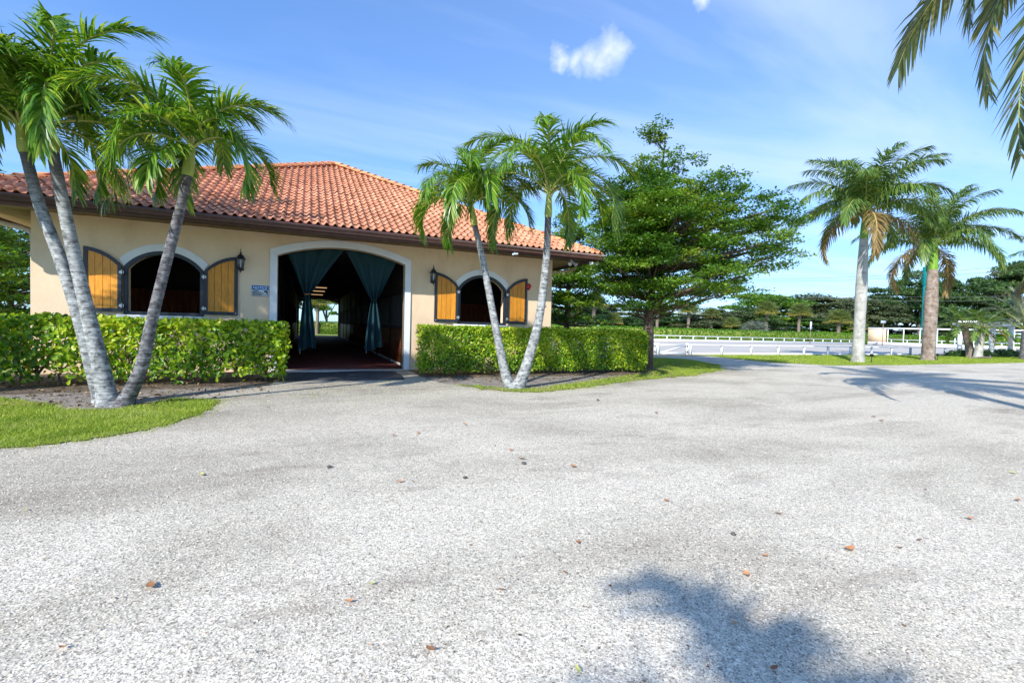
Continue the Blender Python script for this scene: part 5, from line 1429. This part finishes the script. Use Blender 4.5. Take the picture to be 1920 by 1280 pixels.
gate(17.3, 19.55, 'left leaf of the white arena gate, partly behind the tree trunk', 1)
b = empty('arena_fence', (12.5, 22.5, 0), 'short run of white rail left of the gate behind the tree', 'fence')
for x in (8.6, 11.4, 14.2, 17.0): q_ = MB((12.5, 22.5, 0)); q_.box(x-.065, x+.065, 22.435, 22.565, 0, .619); q_.build('post', M['white'], b)
q_ = MB((12.5, 22.5, 0)); q_.box(8.5, 17.15, 22.39, 22.61, .62, .665); q_.build('top_rail', M['white'], b)
def far_fence():
    y = 52.0; o = (60, y, 0)
    root = empty('arena_fence', o, 'far white arena fence with many short posts before the long hedge', 'fence')
    xs = [10+2.485*i for i in range(34)]
    b = MB(o); b.box(xs[0], xs[-1], y-.10, y+.10, .80, .90); b.build('top_rail', M['white'], root)
    b = MB(o); b.box(xs[0], xs[-1], y-.12, y+.02, .0, .30); b.build('kick_board', M['offwhite'], root)
    b = MB(o); b.box(xs[0], xs[-1], y-.02, y+.02, .0, .36); b.build('kick_board', M['white'], root)
    pm = MB(); pm.box(-.075, .075, -.075, .075, .361, .799); me = pm.mesh('post', M['white'])
    for x in xs: link('post', me, root, (x-60, 0, 0))
    # side run closing the arena at the far right
    x = xs[-1]
    
far_fence()
def mirror_frame():  # the arena mirror as an open frame, no reflecting panels
    """white frame along the short end of the arena, closed at one end by a tan panel"""
    a = Vector((*AT(1628, 84), 0)); b_ = Vector((*AT(1985, 66.5), 0))
    root = empty('mirror_frame', a, 'long white frame of the arena mirror, built open without glass, with tan end panel', 'screen'); o = tuple(a)
    d = (b_-a).normalized(); nrm = Vector((-abs(d.y), d.x*(1 if d.y < 0 else -1), 0)); Z = Vector((0, 0, 1))
    back = -nrm*.08
    q = MB(o); q.beam(a+Z*3.05, b_+Z*3.05, .16, .24); q.build('top_beam', M['white'], root)
    q = MB(o); q.beam(a+Z*1.78, a+d*2.6+Z*1.78, .10, 2.28); q.build('end_panel', M['hooptan'], root)
    L = (b_-a).length; n = 9
    for i in range(n+1):
        t = 2.8+(L-2.8)*i/n
        p = a+d*t+back
        q = MB(o); q.beam(p+Z*0, p+Z*2.92, .12, .12); q.build('post', M['white'], root)
    q = MB(o); q.beam(a+Z*.32, b_+Z*.32, .14, .62); q.build('bottom_board', M['offwhite'], root)
mirror_frame()
def reflection_fence():  # added fence behind the frame, imitates the reflected fence in the mirror
    x = 99.5; o = (x, 38, 0)
    root = empty('arena_fence', o, 'added white post and rail fence standing in for the reflection in the arena mirror', 'fence')
    b = MB(o); b.box(x-.06, x+.06, 15, 58, 1.02, 1.16); b.build('top_rail', M['white'], root)
    b = MB(o); b.box(x-.05, x+.05, 15, 58, .0, .40); b.build('kick_board', M['offwhite'], root)
    pm = MB(); pm.box(-.07, .07, -.07, .07, .401, 1.019); me = pm.mesh('post', M['white'])
    for i in range(18): link('post', me, root, (0, -22.5+2.5*i, 0))
reflection_fence()
long_hedge(104, 150, 60, 61.4, 1.95, 20000, .2, 114, 'added bright clipped hedge standing in for the hedge reflected in the arena mirror', rot=-PI/2)  # added behind the open frame in place of the mirror's reflected hedge
def pergola():
    c = [Vector((*AT(u, d), 0)) for u, d in ((1801, 43), (1861, 40.5), (1896, 43.5), (1840, 47))]
    root = empty('pergola', c[0], 'white garden pergola with square columns and curved rafter ends', 'pergola'); o = tuple(c[0])
    H = 2.75
    for p in c:
        q = MB(o); q.beam(p, p+Vector((0, 0, H)), .30, .30); k = q.build('column', M['white'], root)
        q = MB(o); q.box(p.x-.20, p.x+.20, p.y-.20, p.y+.20, H-.14, H-.02); q.build('capital', M['white'], root)
    def ext(a, b_, e): d = (b_-a).normalized(); return a-d*e, b_+d*e
    z = Vector((0, 0, H+.11))
    for a, b_ in ((c[0], c[1]), (c[3], c[2])):
        a, b_ = ext(a, b_, .7); q = MB(o); q.beam(a+z, b_+z, .09, .22); q.build('beam', M['white'], root)
    for a, b_ in ((c[0], c[3]), (c[1], c[2])):
        a, b_ = ext(a, b_, .5); q = MB(o); q.beam(a+z+Vector((0, 0, .03)), b_+z+Vector((0, 0, .03)), .09, .20); q.build('beam', M['white'], root)
    n = 15
    for i in range(n):
        t = i/(n-1); a = c[0].lerp(c[1], t); b_ = c[3].lerp(c[2], t); a, b_ = ext(a, b_, .75); z2 = Vector((0, 0, H+.31))
        q = MB(o); q.beam(a+z2, b_+z2, .06, .18); q.build('rafter', M['white'], root)
pergola()
def pathlight(u, v, lab):
    p = G(u, v); root = empty('path_light', (p[0], p[1], 0), lab, 'garden light', 'small black lawn lights on the verge')
    b = MB(); b.lathe((0, 0, 0), [(.02, 0), (.02, .32)], 8); b.build('stake', M['black'], root)
    b = MB(); b.lathe((0, 0, .32), [(.03, 0), (.09, .06), (.10, .14), (.05, .16), (.01, .17)], 10); b.build('lamp_head', M['black'], root, True)
pathlight(1634, 679, 'small black lawn light right of the nearest royal palm'); pathlight(1757.5, 676.5, 'small black lawn light right of the brown trunked royal palm')
def mast():
    p = AT(1731, 104); root = empty('teal_mast', (p[0], p[1], 0), 'tall teal painted mast with a thicker top section behind the trees', 'mast')
    z0 = HZ(1731, 536, 104); z1 = HZ(1731, 500, 104)
    b = MB(); b.lathe((0, 0, 0), [(.50, 0), (.48, z0)], 16); b.build('shaft', M['teal'], root, True)
    b = MB(); b.lathe((0, 0, z0), [(.48, 0), (.66, .25), (.66, z1-z0-.1), (.5, z1-z0)], 16); b.build('antenna_cover', M['teal'], root, True)
mast()
def power_lines():
    for i, (u0, v0, u1, v1, lab) in enumerate(((1380, 524, 1990, 487, 'upper dark cable of the higher pair crossing behind the royal palms'), (1380, 527, 1990, 497, 'lower dark cable of the higher pair crossing behind the royal palms'), (1500, 548, 1990, 549, 'upper thin cable in front of the far trees'), (1500, 556, 1990, 556, 'lower thin cable in front of the far trees'))):
        d = 84+i*.8
        a = Vector((*AT(u0, d), HZ(u0, v0, d))); b_ = Vector((*AT(u1, d), HZ(u1, v1, d)))
        n = 20; pts = [a.lerp(b_, t/n)-Vector((0, 0, 1.4*4*(t/n)*(1-t/n)*.6)) for t in range(n+1)]
        q = MB(); q.tube(pts, .028, 4); o = q.build('power_cable', M['wire']); tag(o, lab, 'cable', 'overhead cables beyond the arena')
power_lines()
def signpost(u, vt, d, w, h, lab, mat='bluegrey'):
    p = AT(u, d); z = HZ(u, vt, d); root = empty('roadside_sign', (p[0], p[1], 0), lab, 'sign'); 
    b = MB(); b.lathe((0, 0, 0), [(.05, 0), (.05, z-h)], 6); b.build('post', M['farbark'], root)
    b = MB(); b.beam((-w/2*math.cos(YAW), w/2*math.sin(YAW), z-h/2), (w/2*math.cos(YAW), -w/2*math.sin(YAW), z-h/2), .04, h); b.build('board', M[mat], root)
signpost(1655.5, 601, 78, .85, .45, 'small grey road sign on a pole seen between the royal palm trunks')
signpost(1520, 603, 79, .30, 1.3, 'narrow pale sign beyond the dark hedge left of the nearest royal palm', 'signwhite')

# ---- fallen leaves and stray stones on the drive
def fallen(u, v, size, lab, grp, mat='dryleaf', curl=.4, seed=0):
    size *= .66
    r = random.Random(seed+int(u)); p = G(u, v); n = 7
    a = r.uniform(0, PI); V = []
    for i in range(n+1):
        t = i/n; w = size*.26*math.sin(PI*min(1, t*.92+.06))**.7; x = (t-.5)*size; z = .012+size*curl*.35*(2*t-1)**2+size*.04
        for s in (-1, 0, 1): V.append((x, s*w+.1*size*math.sin(t*3), z+abs(s)*w*curl))
    F = [(3*i+j, 3*i+j+1, 3*i+j+4, 3*i+j+3) for i in range(n) for j in range(2)]
    o = link('fallen_leaf', mesh('fallen_leaf', V, [np.array(F)], M[mat], tint=np.full(len(F), .5)), None, (p[0], p[1], 0)); o.rotation_euler = (r.uniform(-.2, .2), 0, a)
    return tag(o, lab, 'leaf', grp)
GRP = 'dry leaves scattered on the gravel'
FL = [(285, 1101, .115, 'curled brown dry leaf alone on gravel in the lower left'), (1402, 1080, .095, 'reddish brown pointed leaf at the top edge of the foreground palm shadow'),
 (808, 1220, .075, 'orange leaf fragment on gravel near the bottom edge, left of centre'), (1084, 1020, .07, 'curled brown leaf just left of the foreground palm shadow'),
 (1434, 1044, .075, 'bright orange leaf on gravel above the foreground palm shadow'), (1590, 1031, .12, 'long thin tan leaf on gravel right of the foreground palm shadow'),
 (1686, 1029, .07, 'dark red curled leaf beside a long thin tan one'), (1454, 1260, .075, 'brown leaf inside the foreground palm shadow at the bottom edge'),
 (655, 1130, .07, 'pale brown crumpled leaf on lower middle gravel'), (750, 905, .10, 'orange leaf below the middle of the drive, left of a dark stone'),
 (957, 845, .10, 'tan leaf on mid drive left of two stacked looking leaves'), (978, 862, .12, 'orange tan leaf touching a small dark stone'),
 (1076, 876, .13, 'wide orange leaf right of the dark stones'), (872, 797, .12, 'small orange leaf on the drive below the paired palms'),
 (784, 813, .12, 'yellow orange leaf on the drive in front of the doorway'), (739, 818, .11, 'brown orange leaf beside a yellowish one before the doorway'),
 (1637, 782, .18, 'red brown leaf below the long palm shadow on the drive'), (1652, 790, .16, 'small rusty leaf just below another under the long palm shadow'),
 (1377, 1170, .05, 'dark orange leaf in the middle of the foreground palm shadow'), (1820, 975, .09, 'brown leaf on gravel near the right frame edge'),
 (1250, 940, .085, 'light brown leaf on bright gravel right of centre'), (1060, 1076, .05, 'tiny reddish leaf left of the foreground palm shadow'),
 (1232, 775, .14, 'brown leaf on the drive below the end of the mid lawn'), (1460, 965, .08, 'rust coloured leaf on bright gravel above the orange one'),
 (940, 1108, .05, 'tiny brown leaf on lower centre gravel'), (1910, 940, .10, 'brown leaf at the right edge of the picture'), (1725, 1015, .07, 'small tan leaf on the lower right gravel'),
 (118, 1218, .05, 'orange chip of leaf in the lower left corner')]
for i, (u, v, s, lab) in enumerate(FL): fallen(u, v, s, lab, GRP, 'dryleaf', .45 if i % 2 else .3, i)
for u, v, s, lab in ((698, 1098, .06, 'small yellow green leaf on the lower middle gravel'), (1085, 1259, .06, 'yellow leaf near the bottom edge left of the foreground shadow'), (379, 891, .10, 'yellow leaf on gravel below the left lawn'), (48, 958, .06, 'yellow leaf at the left edge of the gravel'), (1898, 887, .10, 'pale yellow leaf at the right edge of the gravel')):
    fallen(u, v, s, lab, GRP, 'yellowleaf', .3, 5)
r_ = random.Random(8)
extra = empty('x'); bpy.data.objects.remove(extra)
SM = [(r_.uniform(30, 1890), r_.uniform(800, 1270)) for _ in range(45)]
for i, (u, v) in enumerate(SM):
    fallen(u, v, r_.uniform(.012, .024)*(1+.25*(1280-v)/400), 'tiny brown leaf scrap lying on the gravel drive', 'tiny leaf scraps on the gravel', 'dryleaf', .5, i*3)
def stone(u, v, s, lab, mat='darkstone'):
    p = G(u, v); q = np.random.default_rng(int(u)); me = bpy.data.meshes.new('stone'); import bmesh
    bm = bmesh.new(); bmesh.ops.create_icosphere(bm, subdivisions=2, radius=s*.36)
    for vv in bm.verts: vv.co *= q.uniform(.8, 1.15); vv.co.z *= .6
    bm.to_mesh(me); bm.free(); me.materials.append(M[mat]); o = link('stone', me, None, (p[0], p[1], s*.2)); return tag(o, lab, 'stone', 'stray stones on the drive')
stone(982, 870, .075, 'dark grey stone beside an orange leaf in the middle of the drive'); stone(618, 877, .07, 'dark stone on the drive in front of the doorway'); stone(872, 897, .06, 'small flat black stone left of the orange leaf')
stone(1121, 751, .09, 'small dark stone on the drive below the right palm pair'); stone(1375, 1003, .05, 'small brown seed pod on bright gravel')
# twig on the lawn verge by the small palms
p = G(1850, 673); b = MB((p[0], p[1], 0)); b.tube([(p[0]-1.4, p[1]+.5, .06), (p[0]-.3, p[1]+.1, .14), (p[0]+.6, p[1], .10), (p[0]+1.0, p[1]+.2, .30)], [.05, .08, .07, .02], 6); o = b.build('driftwood', M['farbark'], None, True, (p[0], p[1], 0)); tag(o, 'gnarled piece of dry wood lying before the pergola shrubs', 'driftwood')
